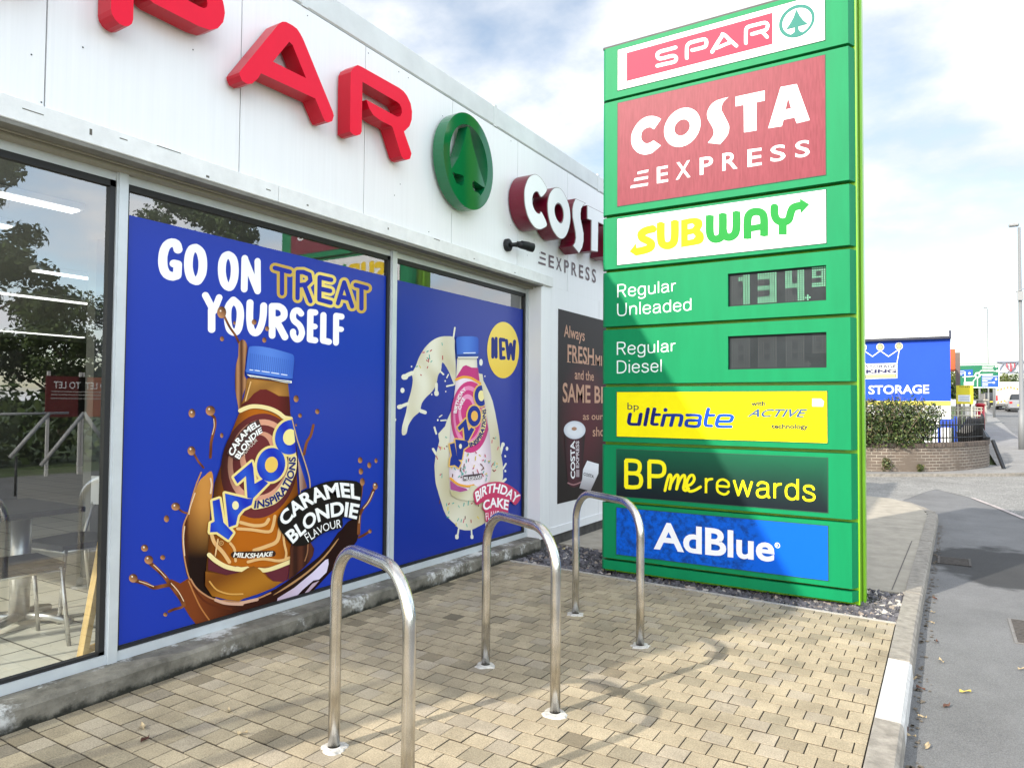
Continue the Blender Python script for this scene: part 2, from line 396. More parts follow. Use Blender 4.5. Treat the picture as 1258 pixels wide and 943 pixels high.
# ================================================================== GROUND
def rise(y): return 0.0 if y < 24 else (min(y, 82)-24)*0.031 + max(0, y-82)*0.004
ASPH = None
def asphalt(name, col, wet=None, speck=0.35, sc=170):
    m = bpy.data.materials.new(name); m.use_nodes = True; t = m.node_tree; b = t.nodes['Principled BSDF']
    g = N(t, 'ShaderNodeNewGeometry'); P = g.outputs['Position']
    n1 = N(t, 'ShaderNodeTexNoise'); n1.inputs['Scale'].default_value = sc; n1.inputs['Detail'].default_value = 3
    n2 = N(t, 'ShaderNodeTexNoise'); n2.inputs['Scale'].default_value = 1.3; n2.inputs['Detail'].default_value = 8; n2.inputs['Roughness'].default_value = .7
    for n in (n1, n2): t.links.new(P, n.inputs['Vector'])
    v = M(t, 'ADD', M(t, 'MULTIPLY', M(t, 'SUBTRACT', n1.outputs['Fac'], .5), speck*4.5), M(t, 'MULTIPLY', M(t, 'SUBTRACT', n2.outputs['Fac'], .5), 1.05))
    v = M(t, 'ADD', v, 1.0)
    rough = 0.9
    if wet:
        cx, cy, rx, ry = wet
        s = N(t, 'ShaderNodeSeparateXYZ'); t.links.new(P, s.inputs[0])
        n3 = N(t, 'ShaderNodeTexNoise'); n3.inputs['Scale'].default_value = 2.2; n3.inputs['Detail'].default_value = 9; t.links.new(P, n3.inputs['Vector'])
        dx = M(t, 'DIVIDE', M(t, 'SUBTRACT', s.outputs[0], cx), rx); dy = M(t, 'DIVIDE', M(t, 'SUBTRACT', s.outputs[1], cy), ry)
        d = M(t, 'SQRT', M(t, 'ADD', M(t, 'MULTIPLY', dx, dx), M(t, 'MULTIPLY', dy, dy)))
        d = M(t, 'ADD', d, M(t, 'MULTIPLY', M(t, 'SUBTRACT', n3.outputs['Fac'], .5), 1.3))
        r = N(t, 'ShaderNodeMapRange'); r.interpolation_type = 'SMOOTHSTEP'; t.links.new(d, r.inputs[0])
        r.inputs[1].default_value = .8; r.inputs[2].default_value = 1.05; r.inputs[3].default_value = 0.22; r.inputs[4].default_value = 1
        v = M(t, 'MULTIPLY', v, r.outputs[0])
        r2 = N(t, 'ShaderNodeMapRange'); t.links.new(d, r2.inputs[0]); r2.inputs[1].default_value = .75; r2.inputs[2].default_value = 1; r2.inputs[3].default_value = .8; r2.inputs[4].default_value = .9
        t.links.new(r2.outputs[0], b.inputs['Roughness'])
    else: b.inputs['Roughness'].default_value = rough
    x = N(t, 'ShaderNodeVectorMath', operation='SCALE'); x.inputs[0].default_value = col; t.links.new(v, x.inputs['Scale'])
    t.links.new(x.outputs[0], b.inputs['Base Color'])
    bp = N(t, 'ShaderNodeBump'); bp.inputs['Strength'].default_value = .5; bp.inputs['Distance'].default_value = .006
    t.links.new(n1.outputs['Fac'], bp.inputs['Height']); t.links.new(bp.outputs[0], b.inputs['Normal'])
    return m
ROAD = asphalt('worn_asphalt', (0.165, 0.165, 0.164), wet=(0.36, 9.0, 0.66, 1.15))
CHIP = asphalt('pale_chippings', (0.24, 0.235, 0.22), speck=0.9, sc=60)
PATH = asphalt('path_tarmac', (0.25, 0.245, 0.235), speck=.3)
GRASS = pm('grass', (0.07, 0.11, 0.03), .95, var=.5, vscale=3, bump=.6, bscale=40)
CONC = pm('pale_concrete', (0.40, 0.36, 0.29), .9, var=.22, vscale=5, bump=.35, bscale=120)
KERB = pm('kerb_concrete', (0.33, 0.30, 0.255), .9, var=.4, vscale=14, bump=.5, bscale=160)
WHITEP = pm('worn_white_paint', (0.60, 0.59, 0.56), .8, var=.22, vscale=20, bump=.3, bscale=150)

# the ground: one sheet to the horizon, in rows so that it follows the rise of the road
ys = [-400, -40, -10, 0, 10, 24, 40, 60, 82, 120, 200, 500, 2500]
mb = MB(); xs = [-2500, -60, -20, 0, 20, 60, 2500]
vs = [(x, y, -0.16+rise(y)) for y in ys for x in xs]; nx = len(xs)
mb.add(vs, [(j*nx+i, j*nx+i+1, (j+1)*nx+i+1, (j+1)*nx+i) for j in range(len(ys)-1) for i in range(nx-1)])
tag(mb.build('ground', GRASS), kind='structure')
def strip(name, left, right, dz, mat):
    """a strip given by matching left and right edge points, lying dz above the terrain"""
    mb = MB(); vs = []
    for (a, b), (c, d) in zip(left, right): vs += [(a, b, dz+rise(b)), (c, d, dz+rise(d))]
    mb.add(vs, [(2*i, 2*i+1, 2*i+3, 2*i+2) for i in range(len(left)-1)])
    o = mb.build(name, mat, recalc=False)
    return tag(o, kind='structure')
L_ = [(-5, -30), (-5, 6), (-5, 12.2), (-5, 13.3), (-5, 20)]
strip('road', L_, [(9.5, y) for _, y in L_], -0.11, ROAD)
yy = [20, 24, 40, 60, 82, 120, 200, 500]
strip('road', [(2.6, y) for y in yy], [(9.5, y) for y in yy], -0.11, ROAD)
strip('side_road', [(-60, 12.2), (-3, 13.3), (-1.25, 13.7), (-.75, 13.75), (-.3, 16.2), (-.18, 16.6), (.4, 15.3), (.96, 12.85), (2.6, 10.5)],
      [(-60, 18.3), (-3, 18.0), (-1.65, 18.64), (-.75, 19.3), (-.3, 19.7), (-.18, 19.8), (.4, 20.2), (1.37, 21.0), (4.2, 22.5)], -0.106, CHIP)
# faded red and white line where the side road meets the forecourt
mb = MB()
for a, b, c in ((( .40, 15.33), (.62, 14.45), 0), ((.64, 14.4), (.98, 12.86), 0), ((.98, 12.86), (1.9, 11.5), 0)):
    d = (Vector((*b, 0))-Vector((*a, 0))).normalized(); n = Vector((-d.y, d.x, 0))*.035
    mb.add([(a[0]-n.x, a[1]-n.y, -.101), (b[0]-n.x, b[1]-n.y, -.101), (b[0]+n.x, b[1]+n.y, -.101), (a[0]+n.x, a[1]+n.y, -.101)], [(0, 1, 2, 3)])
tag(mb.build('road_marking', pm('faded_line', (.5, .44, .42), .8, var=.4, vscale=9)), kind='structure')
# pavement beyond the side road, running on up the hill
strip('pavement', [(-12, 17.6), (-3, 18.15), (-1.65, 18.75), (.4, 20.3), (1.3, 21.15), (1.2, 24), (1.2, 40), (1.1, 60), (1.4, 82)],
      [(-12, 18.6), (-3, 19.6), (-1.6, 20.4), (.4, 24.0), (3.0, 23.4), (2.7, 24.5), (2.6, 40), (2.9, 60), (3.1, 82)], -0.045, PATH)
mb = MB(); kp = [(-12, 17.5), (-3, 18.05), (-1.65, 18.64), (.4, 20.2), (1.37, 21.06), (2.4, 22.3), (2.7, 24)]
for a, b in zip(kp, kp[1:]): mb.bar((a[0], a[1], -.09), (b[0], b[1], -.09), .12, .1)
tag(mb.build('kerb', KERB), kind='structure')

# footway slab beyond the gravel bed, with its rounded corner
mb = MB()
slab = [(-3.64, 6.93), (-.6, 6.64), (-.295, 6.64), (-.275, 8.4), (-.25, 10.6), (-.24, 11.7), (-.3, 12.25), (-.46, 12.85), (-.8, 13.5), (-1.22, 13.66), (-2.2, 13.5), (-3.64, 13.1)]
mb.prism(slab, -.14, -.004)
so = mb.build('footway', CONC); tag(so, kind='structure')
mb = MB(); mb.sheet([(-.4, 6.7), (-.392, 6.7), (-.34, 9.3), (-.348, 9.3)], 0.0)
mb.sheet([(-3.6, 10.2), (-.27, 10.2), (-.27, 10.21), (-3.6, 10.21)], 0.0)
tag(mb.build('slab_joint', pm('joint_dark', (.12, .11, .1), .9)), kind='structure')

# kerb stones along the drive
mb = MB(); stones = [(-1.5, -.6), (-.595, .3), (.305, 1.2), (1.205, 2.1), (2.105, 3.0), (3.005, 3.9), (3.905, 4.87), (4.875, 5.78), (5.785, 6.69), (6.695, 7.6), (7.605, 8.5), (8.505, 9.4), (9.405, 10.3), (10.305, 11.2), (11.205, 11.9)]
def kerb_x(y): return 0.0 if y < 6 else (y-6)*0.0125
for a, b in stones:
    k0, k1 = kerb_x(a), kerb_x(b); white = abs(a-3.905) < .01; h = random.uniform(-.003, .003)
    prof = [(-.31, -.16), (-.175, -.16), (-.185, -.02), (-.2, -.001), (-.31, 0.002)]
    vs = [(x+k0, a+.003, z+h) for x, z in prof]+[(x+k1, b-.003, z+h) for x, z in prof]; n = 5
    mb.add(vs, [(i, (i+1) % n, n+(i+1) % n, n+i) for i in range(n)]+[(4, 3, 2, 1, 0), (5, 6, 7, 8, 9)], 1 if white else 0)
arc = [(-.22, 11.92), (-.2, 12.15), (-.33, 12.6), (-.55, 13.2), (-.95, 13.62)]
for a, b in zip(arc, arc[1:]): mb.bar((a[0], a[1], -.09), (b[0], b[1], -.095), .12, .15)
tag(mb.build('kerb', [KERB, WHITEP]), kind='structure')
mb = MB()
for k in range(420):
    y = random.uniform(-1.4, 11.5); x = -.165+kerb_x(y)+abs(random.gauss(0, .03)); s = random.uniform(.004, .013)
    mb.sheet([(x-s, y-s), (x+s*.8, y-s*1.2), (x+s*1.1, y+s*.7), (x-s*.6, y+s*1.3)], -.105)
tag(mb.build('gutter_dirt', pm('gutter_dirt', (.16, .13, .095), .95, var=.4, vscale=20)), kind='stuff')

# block paving: every block is modelled, set in dark joint sand
mb = MB(); cols = []
mb.sheet([(-3.7, -1.6), (-.3, -1.6), (-.3, 5.66), (-3.7, 5.87)], -.012); cols += [(.05, .042, .03, 1)]*len(mb.v)
STAINS = [tuple(on_z(*q)[:2]) for q in ((324, 902), (395, 777), (745, 829), (883, 806), (560, 760), (120, 935), (700, 905))]
PW = .1195; y = 2.013-PW*31; row = 0
edge = lambda x: 5.655+(-.315-x)*.0623
def wear(x, y):
    n = math.sin(x*2.1+.4)*math.sin(y*1.7+1.0)+.6*math.sin(x*5.3+y*3.1)
    return max(0, n)*.10
while y < 5.9:
    x = -3.62-(.5*PW if row % 2 else 0)-.03
    while x < -.313:
        x0, x1 = max(x, -3.64), min(x+PW, -.314); y0, y1 = y, y+PW
        ye = edge((x0+x1)/2); y1 = min(y1, ye)
        if x1-x0 > .02 and y1-y0 > .02:
            g = .0016; cx_, cy_ = .0016, .0042; dz = random.gauss(0, .0009); tx, ty = random.gauss(0, .006), random.gauss(0, .006)
            xa, xb, ya, yb = x0+g, x1-g, y0+g, y1-g; xm, ym = (xa+xb)/2, (ya+yb)/2
            zf = lambda px, py, d: dz-d+(px-xm)*tx+(py-ym)*ty
            vs = [(px, py, -.014) for px, py in ((xa, ya), (xb, ya), (xb, yb), (xa, yb))]+[(px, py, zf(px, py, .004)) for px, py in ((xa, ya), (xb, ya), (xb, yb), (xa, yb))]
            vs += [(px, py, zf(px, py, 0)) for px, py in ((xa+cx_, ya+cy_), (xb-cx_, ya+cy_), (xb-cx_, yb-cy_), (xa+cx_, yb-cy_))]
            fs = [(8, 9, 10, 11)]+[(4+i, 4+(i+1) % 4, 8+(i+1) % 4, 8+i) for i in range(4)]+[(i, (i+1) % 4, 4+(i+1) % 4, 4+i) for i in range(4)]
            mb.add(vs, fs)
            t = random.gauss(1, .055)-wear(xm, ym); k = random.random()
            if xm < -3.45: t *= random.uniform(.55, .95)
            base = (.54, .45, .305) if k < .72 else ((.51, .435, .32) if k < .9 else (.44, .375, .26))
            if random.random() < .035: t *= random.uniform(.62, .85)
            t *= .90*(.62 if min((xm-a_)**2+(ym-b_)**2 for a_, b_ in STAINS) < .0045 else 1); cols += [(base[0]*t*.1, base[1]*t*.1, base[2]*t*.1, 1)]*4+[(base[0]*t*.16, base[1]*t*.145, base[2]*t*.14, 1)]*4+[(base[0]*t, base[1]*t, base[2]*t, 1)]*4
        x += PW
    y += PW; row += 1
PAVE = attr_mat('block_paving', .88, .3, dirt=.27, speck=.5, scale=2.4)
def with_col(o, cols):
    ca = o.data.color_attributes.new('Col', 'FLOAT_COLOR', 'POINT'); ca.data.foreach_set('color', [v for c in cols for v in c]); return o
tag(with_col(mb.build('block_paving', PAVE, recalc=False), cols), kind='structure')
# thin concrete edging between paving and gravel
mb = MB(); mb.prism([(-3.62, 5.87), (-.312, 5.662), (-.312, 5.69), (-3.62, 5.898)], -.06, .003)
tag(mb.build('edging', pm('edging', (.46, .43, .38), .9, var=.25, vscale=20)), kind='structure')
# gravel bed: dark slate chippings
mb = MB(); mb.sheet([(-3.75, 5.9), (-.31, 5.69), (-.29, 6.66), (-.6, 6.66), (-3.75, 6.96)], -.05)
cols = [(.05, .047, .05, 1)]*len(mb.v)
for k in range(5200):
    px = random.uniform(-3.68, -.31); u = random.random(); ya = 5.9-(px+3.64)*.0623+.03; yb = 6.9-(px+3.64)*.085
    py = ya+(yb-ya)*u; s = random.uniform(.012, .032)*(1.5 if random.random() < .06 else 1)
    if k > 3900: px = random.uniform(-1.0, -.31); yb = 6.62; ya = 5.72; py = ya+(yb-ya)*u
    rot = Matrix.Rotation(random.uniform(0, 6.28), 3, 'Z') @ Matrix.Rotation(random.uniform(-.6, .6), 3, 'X') @ Matrix.Rotation(random.uniform(-.6, .6), 3, 'Y')
    h = s*random.uniform(.25, .6); q = [Vector((s*random.uniform(.7, 1.2)*a, s*random.uniform(.5, 1)*b, z)) for z in (-h, h) for a, b in ((-1, -.7), (1, -.8), (.8, .9), (-.7, 1))]
    mb.add([(rot @ v)+Vector((px, py, -.042+random.uniform(0, .028))) for v in q], [(0, 3, 2, 1), (4, 5, 6, 7), (0, 1, 5, 4), (1, 2, 6, 5), (2, 3, 7, 6), (3, 0, 4, 7)])
    g = random.uniform(.05, .15); w = random.random(); c = (g*1.02, g*.98, g*1.08, 1) if w < .85 else ((.30, .25, .21, 1) if w < .95 else (.45, .42, .38, 1))
    cols += [c]*8
tag(with_col(mb.build('slate_chippings', attr_mat('slate', .8, .4), recalc=False), cols), kind='stuff')
# drain grate and manhole cover in the drive
IRON = pm('rusty_iron', (.10, .09, .082), .75, .3, var=.4, vscale=30, bump=.4, bscale=150)
mh = thing('manhole_cover', 'rectangular ribbed iron manhole cover set in the grey asphalt drive', 'manhole cover', (.56, 6.36, -.108))
mb = MB(); mb.box(-.17, .17, -.34, .34, 0, .004)
mb.build('frame', pm('iron_frame', (.22, .21, .20), .8, var=.3, vscale=30), mh)
mb = MB()
for i in range(2):
    for j in range(16): mb.box(-.15+i*.155, -.005+i*.155, -.32+j*.04, -.32+j*.04+.022, .0045, .010)
mb.build('lid', IRON, mh)
gr = thing('drain_grate', 'small dark iron drain grate in the wet patch beside the kerb', 'drain grate', (.06, 8.88, -.108))
mb = MB()
for j in range(9): mb.box(-.13, .13, -.2+j*.045, -.2+j*.045+.02, 0, .008)
mb.box(-.15, -.13, -.22, .2, 0, .009); mb.box(.13, .15, -.22, .2, 0, .009)
mb.build('bars', IRON, gr)

# ================================================================== SHOP BUILDING
XF, XW, Y0, Y1 = -3.64, -3.80, -1.15, 10.6
shop = thing('shop_building', 'white panelled single storey shop with large framed shop windows along the block paving', 'shop', (XF, 2, 0))
shop.location = (0, 0, 0)
def panel_mat():
    m = pm('white_cladding', (0.83, 0.84, 0.84), .38, var=.035, vscale=3, stretch=(1, 14, .35)); return m
CLAD = panel_mat()
CAP = pm('grey_white_capping', (0.66, 0.69, 0.68), .45, var=.12, vscale=2.5)
DARK = pm('shadow_gap', (0.03, 0.03, 0.032), .9)
ALU = pm('silver_frame', (0.62, 0.66, 0.68), .35, .25, var=.08, vscale=6)
GASK = pm('black_rubber', (0.012, 0.012, 0.013), .5)
SOFF = pm('grey_soffit', (0.19, 0.185, 0.16), .7, var=.25, vscale=10)
# fascia panels with thin joints
mb = MB(); joints = [Y0, -.55, .55, 1.655, 2.74, 3.815, 4.90, 6.0, 7.1, 8.2, 9.3, Y1]
for a, b in zip(joints, joints[1:]): mb.box(XF-.03, XF, a+.0035, b-.0035, 2.80, 4.155, 0)
mb.box(XF-.05, XF-.031, Y0+.01, Y1, 2.80, 4.17, 1)
for a in range(6): mb.box(XF-1.1*(a+1)+.0035, XF-1.1*a-.0035, Y0-.03, Y0, 2.80, 4.155, 0)
random.seed(11)
for a in joints[1:-1]:
    for z in (2.86, 4.10): mb.cyl((0, 0), .006, 0, .004, 8, 1) if False else None
# small rivets and scuffs seen on the panels
for k in range(26):
    y, z = random.uniform(1.2, 7.8), random.choice([random.uniform(2.9, 4.1), 4.115])
    mb.box(XF, XF+.0025, y-.0028, y+.0028, z-.003, z+.003, 1)
mb.build('fascia', [CLAD, DARK], shop)
mb = MB(); mb.box(XF-.16, XF+.004, Y0-.04, Y1, 4.166, 4.36, 0, ch=.01)
for y in (.9, 3.2, 5.55, 7.9): mb.box(XF-.165, XF+.008, y, y+.05, 4.16, 4.368, 0)
mb.box(-16, XF-.165, Y0-.04, Y0+.1, 4.166, 4.36, 0)
mb.build('parapet', CAP, shop)
mb = MB(); mb.box(-16, XF-.17, Y0+.1, Y1, 4.02, 4.16)
mb.build('roof', pm('roof_felt', (.12, .12, .12), .9, var=.3), shop)
# trim over the windows, with dents and dirt
mb = MB(); ends = [Y0, .2, 3.02, 6.1, 6.72]
for a, b in zip(ends, ends[1:]): mb.box(XF-.02, XF+.028, a+.0015, b-.0015, 2.786, 2.895, 0, ch=.004)
for y, z, w, h in ((1.85, 2.83, .012, .03), (2.0, 2.86, .04, .005), (2.5, 2.80, .02, .012), (2.92, 2.84, .035, .006), (3.25, 2.82, .015, .01), (4.05, 2.835, .012, .016), (4.62, 2.88, .08, .006), (5.2, 2.82, .02, .006), (1.55, 2.85, .09, .004), (2.2, 2.886, .14, .004), (5.9, 2.81, .03, .005)):
    mb.box(XF+.0275, XF+.0295, y, y+w, z, z+h, 1)
mb.build('trim', [pm('white_trim', (.78, .79, .77), .5, var=.1, vscale=9), pm('dirt_mark', (.12, .11, .09), .9)], shop)
mb = MB(); mb.box(XW-.06, XF+.024, Y0, 6.5, 2.765, 2.784, 0); mb.box(XW-.03, XW+.06, Y0, 6.5, 2.745, 2.764, 1); mb.box(XW+.09, XW+.10, Y0, 6.5, 2.757, 2.764, 1)
mb.build('soffit', [SOFF, pm('soffit_lip', (.33, .31, .25), .6)], shop)
# plinth under the windows
PL = bpy.data.materials.new('mossy_plinth'); PL.use_nodes = True
def plinth_mat(m):
    t = m.node_tree; b = t.nodes['Principled BSDF']; b.inputs['Roughness'].default_value = .93
    g = N(t, 'ShaderNodeNewGeometry'); s = N(t, 'ShaderNodeSeparateXYZ'); t.links.new(g.outputs['Position'], s.inputs[0])
    def noi(sc, d=7, r=.65, off=None):
        n = N(t, 'ShaderNodeTexNoise'); n.inputs['Scale'].default_value = sc; n.inputs['Detail'].default_value = d; n.inputs['Roughness'].default_value = r; t.links.new(g.outputs['Position'], n.inputs['Vector']); return n.outputs['Fac']
    a, c, e = noi(4.0), noi(38), noi(2.1)
    r = N(t, 'ShaderNodeValToRGB'); t.links.new(a, r.inputs[0]); r.color_ramp.elements[0].position = .35; r.color_ramp.elements[1].position = .68
    r.color_ramp.elements[0].color = (.085, .078, .062, 1); r.color_ramp.elements[1].color = (.27, .25, .205, 1)
    # lime-white patches on the face
    w = N(t, 'ShaderNodeMapRange'); w.interpolation_type = 'SMOOTHSTEP'; t.links.new(M(t, 'ADD', e, M(t, 'MULTIPLY', c, .22)), w.inputs[0]); w.inputs[1].default_value = .62; w.inputs[2].default_value = .72
    x = N(t, 'ShaderNodeMix', data_type='RGBA'); t.links.new(w.outputs[0], x.inputs[0]); t.links.new(r.outputs[0], x.inputs[6]); x.inputs[7].default_value = (.56, .56, .54, 1)
    # black algae where water splashes along the foot
    z = N(t, 'ShaderNodeMapRange'); z.interpolation_type = 'SMOOTHSTEP'; t.links.new(M(t, 'ADD', s.outputs[2], M(t, 'MULTIPLY', M(t, 'SUBTRACT', noi(9), .5), .13)), z.inputs[0]); z.inputs[1].default_value = .008; z.inputs[2].default_value = .05
    y = N(t, 'ShaderNodeMix', data_type='RGBA'); t.links.new(z.outputs[0], y.inputs[0]); y.inputs[6].default_value = (.018, .018, .012, 1); t.links.new(x.outputs[2], y.inputs[7])
    t.links.new(y.outputs[2], b.inputs['Base Color'])
    bp = N(t, 'ShaderNodeBump'); bp.inputs['Strength'].default_value = .8; bp.inputs['Distance'].default_value = .012; t.links.new(c, bp.inputs['Height']); t.links.new(bp.outputs[0], b.inputs['Normal'])
plinth_mat(PL)
mb = MB(); n = 60; vs = []
for i in range(n+1):
    y = Y0-.05+(6.5-Y0+.05)*i/n; d = [random.gauss(0, .0022) for _ in range(4)]
    vs += [(XF+.012+d[0], y, -.15), (XF+.014+d[1], y, .095+d[2]), (XF-.004+d[3], y, .113+d[2]), (XW-.08, y, .117)]
mb.add(vs, [(i*4+k, i*4+k+1, i*4+k+5, i*4+k+4) for i in range(n) for k in range(3)]+[(n*4, n*4+1, n*4+2, n*4+3)])
mb.box(XW-.09, XF+.01, Y0-.1, Y0-.052, -.15, .113)
mb.build('plinth', PL, shop)
# solid white wall right of the windows
mb = MB(); mb.box(XW-.1, XF, 6.502, 6.718, .10, 2.80, 0); mb.box(XW-.1, XF-.001, 6.722, 7.965, .10, 2.80, 0); mb.box(XW-.1, XF-.001, 7.969, Y1, .10, 2.80, 0)
mb.box(XF, XF+.012, 6.74, Y1, .105, .19, 0); mb.box(XF-.02, XF-.002, 6.7, 8.1, .10, 2.80, 1)
mb.box(-16, XW-.1, Y1-.1, Y1, -.1, 4.02, 0)
mb.build('wall', [CLAD, DARK], shop)
mb = MB(); mb.box(XW-.1, XF-.02, 6.5, Y1, -.15, .098, 0); mb.build('wall_base', pm('wall_base', (.085, .08, .072), .95, var=.5, vscale=9), shop)
# windows: own frame, gasket and pane
def window(y0, y1, jr, jl=0):
    w = MB()
    w.box(XW-.05, XW, y0-jl, y1+jr, .117, .168); w.box(XW-.05, XW-.012, y0, y1, 2.70, 2.75)
    w.box(XW-.05, XW+.001, y1, y1+jr, .169, 2.745)
    w.box(XW-.05, XW+.012, y1+.008, y1+jr-.008, .117, 2.745)
    if jl: w.box(XW-.05, XW+.001, y0-jl, y0, .169, 2.745)
    o = w.build('window', ALU, shop)
    g = MB()
    for a, b in ((y0, y0+.012), (y1-.030, y1)): g.box(XW-.045, XW-.010, a, b, .169, 2.699)
    g.box(XW-.045, XW-.010, y0, y1, .1685, .186); g.box(XW-.045, XW-.010, y0, y1, 2.664, 2.699)
    g.build('gasket', GASK, o)
    q = MB(); q.add([(XW-.03, y0+.012, .186), (XW-.03, y1-.03, .186), (XW-.03, y1-.03, 2.664), (XW-.03, y0+.012, 2.664)], [(0, 1, 2, 3)])
    q.build('pane', GLASS, o, recalc=False); return o
window(Y0+.06, -.10, .06, .06); window(-.04, 2.096, .064); window(2.16, 4.308, .07); window(4.378, 6.464, .036)
# glazed end wall
w = MB()
for x in (XW-.05, -5.9, -8.0, -10.1): w.box(x-.04, x+.04, Y0+.0, Y0+.05, .117, 2.75)
w.box(-10.1, XW, Y0+.001, Y0+.049, .117, .17); w.box(-10.1, XW, Y0+.001, Y0+.049, 2.69, 2.75)
o = w.build('window', ALU, shop)
q = MB(); q.add([(-10.06, Y0+.025, .17), (XW-.09, Y0+.025, .17), (XW-.09, Y0+.025, 2.69), (-10.06, Y0+.025, 2.69)], [(0, 1, 2, 3)]); q.build('pane', GLASS, o, recalc=False)
# interior
def tile_mat():
    m = bpy.data.materials.new('floor_tiles'); m.use_nodes = True; t = m.node_tree; b = t.nodes['Principled BSDF']; b.inputs['Roughness'].default_value = .3
    g = N(t, 'ShaderNodeNewGeometry'); br = N(t, 'ShaderNodeTexBrick'); br.offset = 0; t.links.new(g.outputs['Position'], br.inputs['Vector'])
    br.inputs['Scale'].default_value = 1; br.inputs['Brick Width'].default_value = .4; br.inputs['Row Height'].default_value = .4; br.inputs['Mortar Size'].default_value = .006
    br.inputs['Color1'].default_value = (.80, .77, .66, 1); br.inputs['Color2'].default_value = (.74, .71, .60, 1); br.inputs['Mortar'].default_value = (.08, .075, .06, 1)
    t.links.new(br.outputs['Color'], b.inputs['Base Color']); return m
mb = MB(); mb.box(-16, XW-.09, Y0+.06, Y1-.1, .02, .12); mb.build('shop_floor', tile_mat(), shop)
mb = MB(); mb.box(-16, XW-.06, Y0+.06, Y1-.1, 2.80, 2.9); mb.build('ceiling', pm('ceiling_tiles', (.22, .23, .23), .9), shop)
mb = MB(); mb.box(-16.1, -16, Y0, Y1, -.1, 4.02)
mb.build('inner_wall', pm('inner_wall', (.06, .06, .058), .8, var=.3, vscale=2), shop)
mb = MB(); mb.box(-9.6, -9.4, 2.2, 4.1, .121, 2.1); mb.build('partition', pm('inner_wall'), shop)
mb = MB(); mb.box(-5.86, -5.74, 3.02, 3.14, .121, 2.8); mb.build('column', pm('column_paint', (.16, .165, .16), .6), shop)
LAMP = emis('ceiling_lamp', (1, 1, .97), 2.0)
for i, (x, y0, y1) in enumerate(((-4.87, .95, 2.44), (-5.74, .95, 2.42), (-9.3, 3.3, 4.83), (-14.2, 5.8, 7.28), (-7.4, 3.3, 4.2))):
    lt = thing('ceiling_light', ['long white strip light on the shop ceiling nearest the glass', 'white strip light on the shop ceiling in second row from the glass', 'white strip light on the shop ceiling half way back', 'short white strip light at the back of the shop ceiling', 'small white light panel on the ceiling beside the frame'][i], 'ceiling light', (x, 0, 2.76), 0, 'lights on the shop ceiling')
    b_ = MB(); b_.box(-.07, .07, y0, y1, 0, .039); b_.build('housing', pm('lamp_housing', (.7, .7, .7), .5), lt)
    b_ = MB(); b_.box(-.05, .05, y0+.02, y1-.02, -.012, -.001); b_.build('lamp', LAMP, lt)
# cafe table and chairs behind the glass
WOODT = pm('grey_tabletop', (.045, .042, .038), .4, var=.2, vscale=5); STEEL = pm('satin_steel', (.55, .55, .54), .35, .9)
tb = thing('cafe_table', 'dark square cafe table on one steel column behind the clear window', 'table', (-4.93, 1.98, .12))
mb = MB(); mb.box(-.36, .36, -.40, .40, .70, .735, 0, ch=.006); mb.build('tabletop', WOODT, tb)
mb = MB(); mb.cyl((0, .2), .055, .03, .70, 20); mb.build('column', STEEL, tb)
mb = MB()
for a in (.6, 2.2, 3.75, 5.3): mb.tube([(0, .2, .055), (.2*math.cos(a), .2+.2*math.sin(a), .045), (.32*math.cos(a), .2+.32*math.sin(a), .015)], [.03, .026, .024], 10)
mb.build('base', STEEL, tb)
def cafe_chair(loc, rz, label):
    c = thing('cafe_chair', label, 'chair', loc, rz, 'chairs at the cafe table')
    mb = MB(); mb.prism([(-.2, -.21), (.2, -.21), (.225, .15), (.17, .22), (-.17, .22), (-.225, .15)], .44, .475); mb.build('seat', pm('navy_seat', (.018, .02, .03), .45), c)
    mb = MB(); vs = []
    for k in range(7):
        u = -1+k/3; vs += [(u*.19, .235+.03*(1-u*u), z) for z in (.66, .86)]+[(u*.19, .247+.03*(1-u*u), z) for z in (.86, .66)]
    mb.add(vs, [(k*4+i, k*4+(i+1) % 4, k*4+4+(i+1) % 4, k*4+4+i) for k in range(6) for i in range(4)]+[(3, 2, 1, 0), (24, 25, 26, 27)])
    mb.build('backrest', pm('white_backrest', (.75, .76, .76), .4), c)
    for sx in (-1, 1):
        for q in (-1, 1):
            mb = MB()
            mb.tube([(sx*.2, q*.19, .45), (sx*.22, q*.235, 0)] if q < 0 else [(sx*.18, .25, .68), (sx*.2, .2, .45), (sx*.22, .27, 0)], .012, 10)
            mb.build('leg', STEEL, c)
    mb = MB(); mb.tube([(-.2, -.2, .435), (.2, -.2, .435), (.2, .2, .435), (-.2, .2, .435), (-.2, -.2, .435)], .011, 8); mb.build('seat_frame', STEEL, c)
cafe_chair((-4.97, 2.52, .12), .12, 'cafe chair with white backrest at the far side of the cafe table')
cafe_chair((-4.50, 1.93, .12), 3.05, 'cafe chair with dark seat cut by the left edge of the photo')
eb = thing('wooden_display_stand', 'pale wooden display stand leg leaning just inside the clear window', 'stand', (-3.98, 2.07, .12))
WOOD = pm('pale_pine', (.55, .38, .15), .6, var=.2, vscale=6, stretch=(8, 8, 1))
mb = MB(); mb.bar((0, .0, .0), (0, .16, 1.0), .055, .03); mb.build('front_leg', WOOD, eb)
mb = MB(); mb.bar((-.02, .115, .02), (-.02, .16, .9), .04, .03); mb.build('back_leg', WOOD, eb)
mb = MB(); mb.bar((-.01, .02, .035), (-.01, .12, .05), .03, .03); mb.build('rail', WOOD, eb)

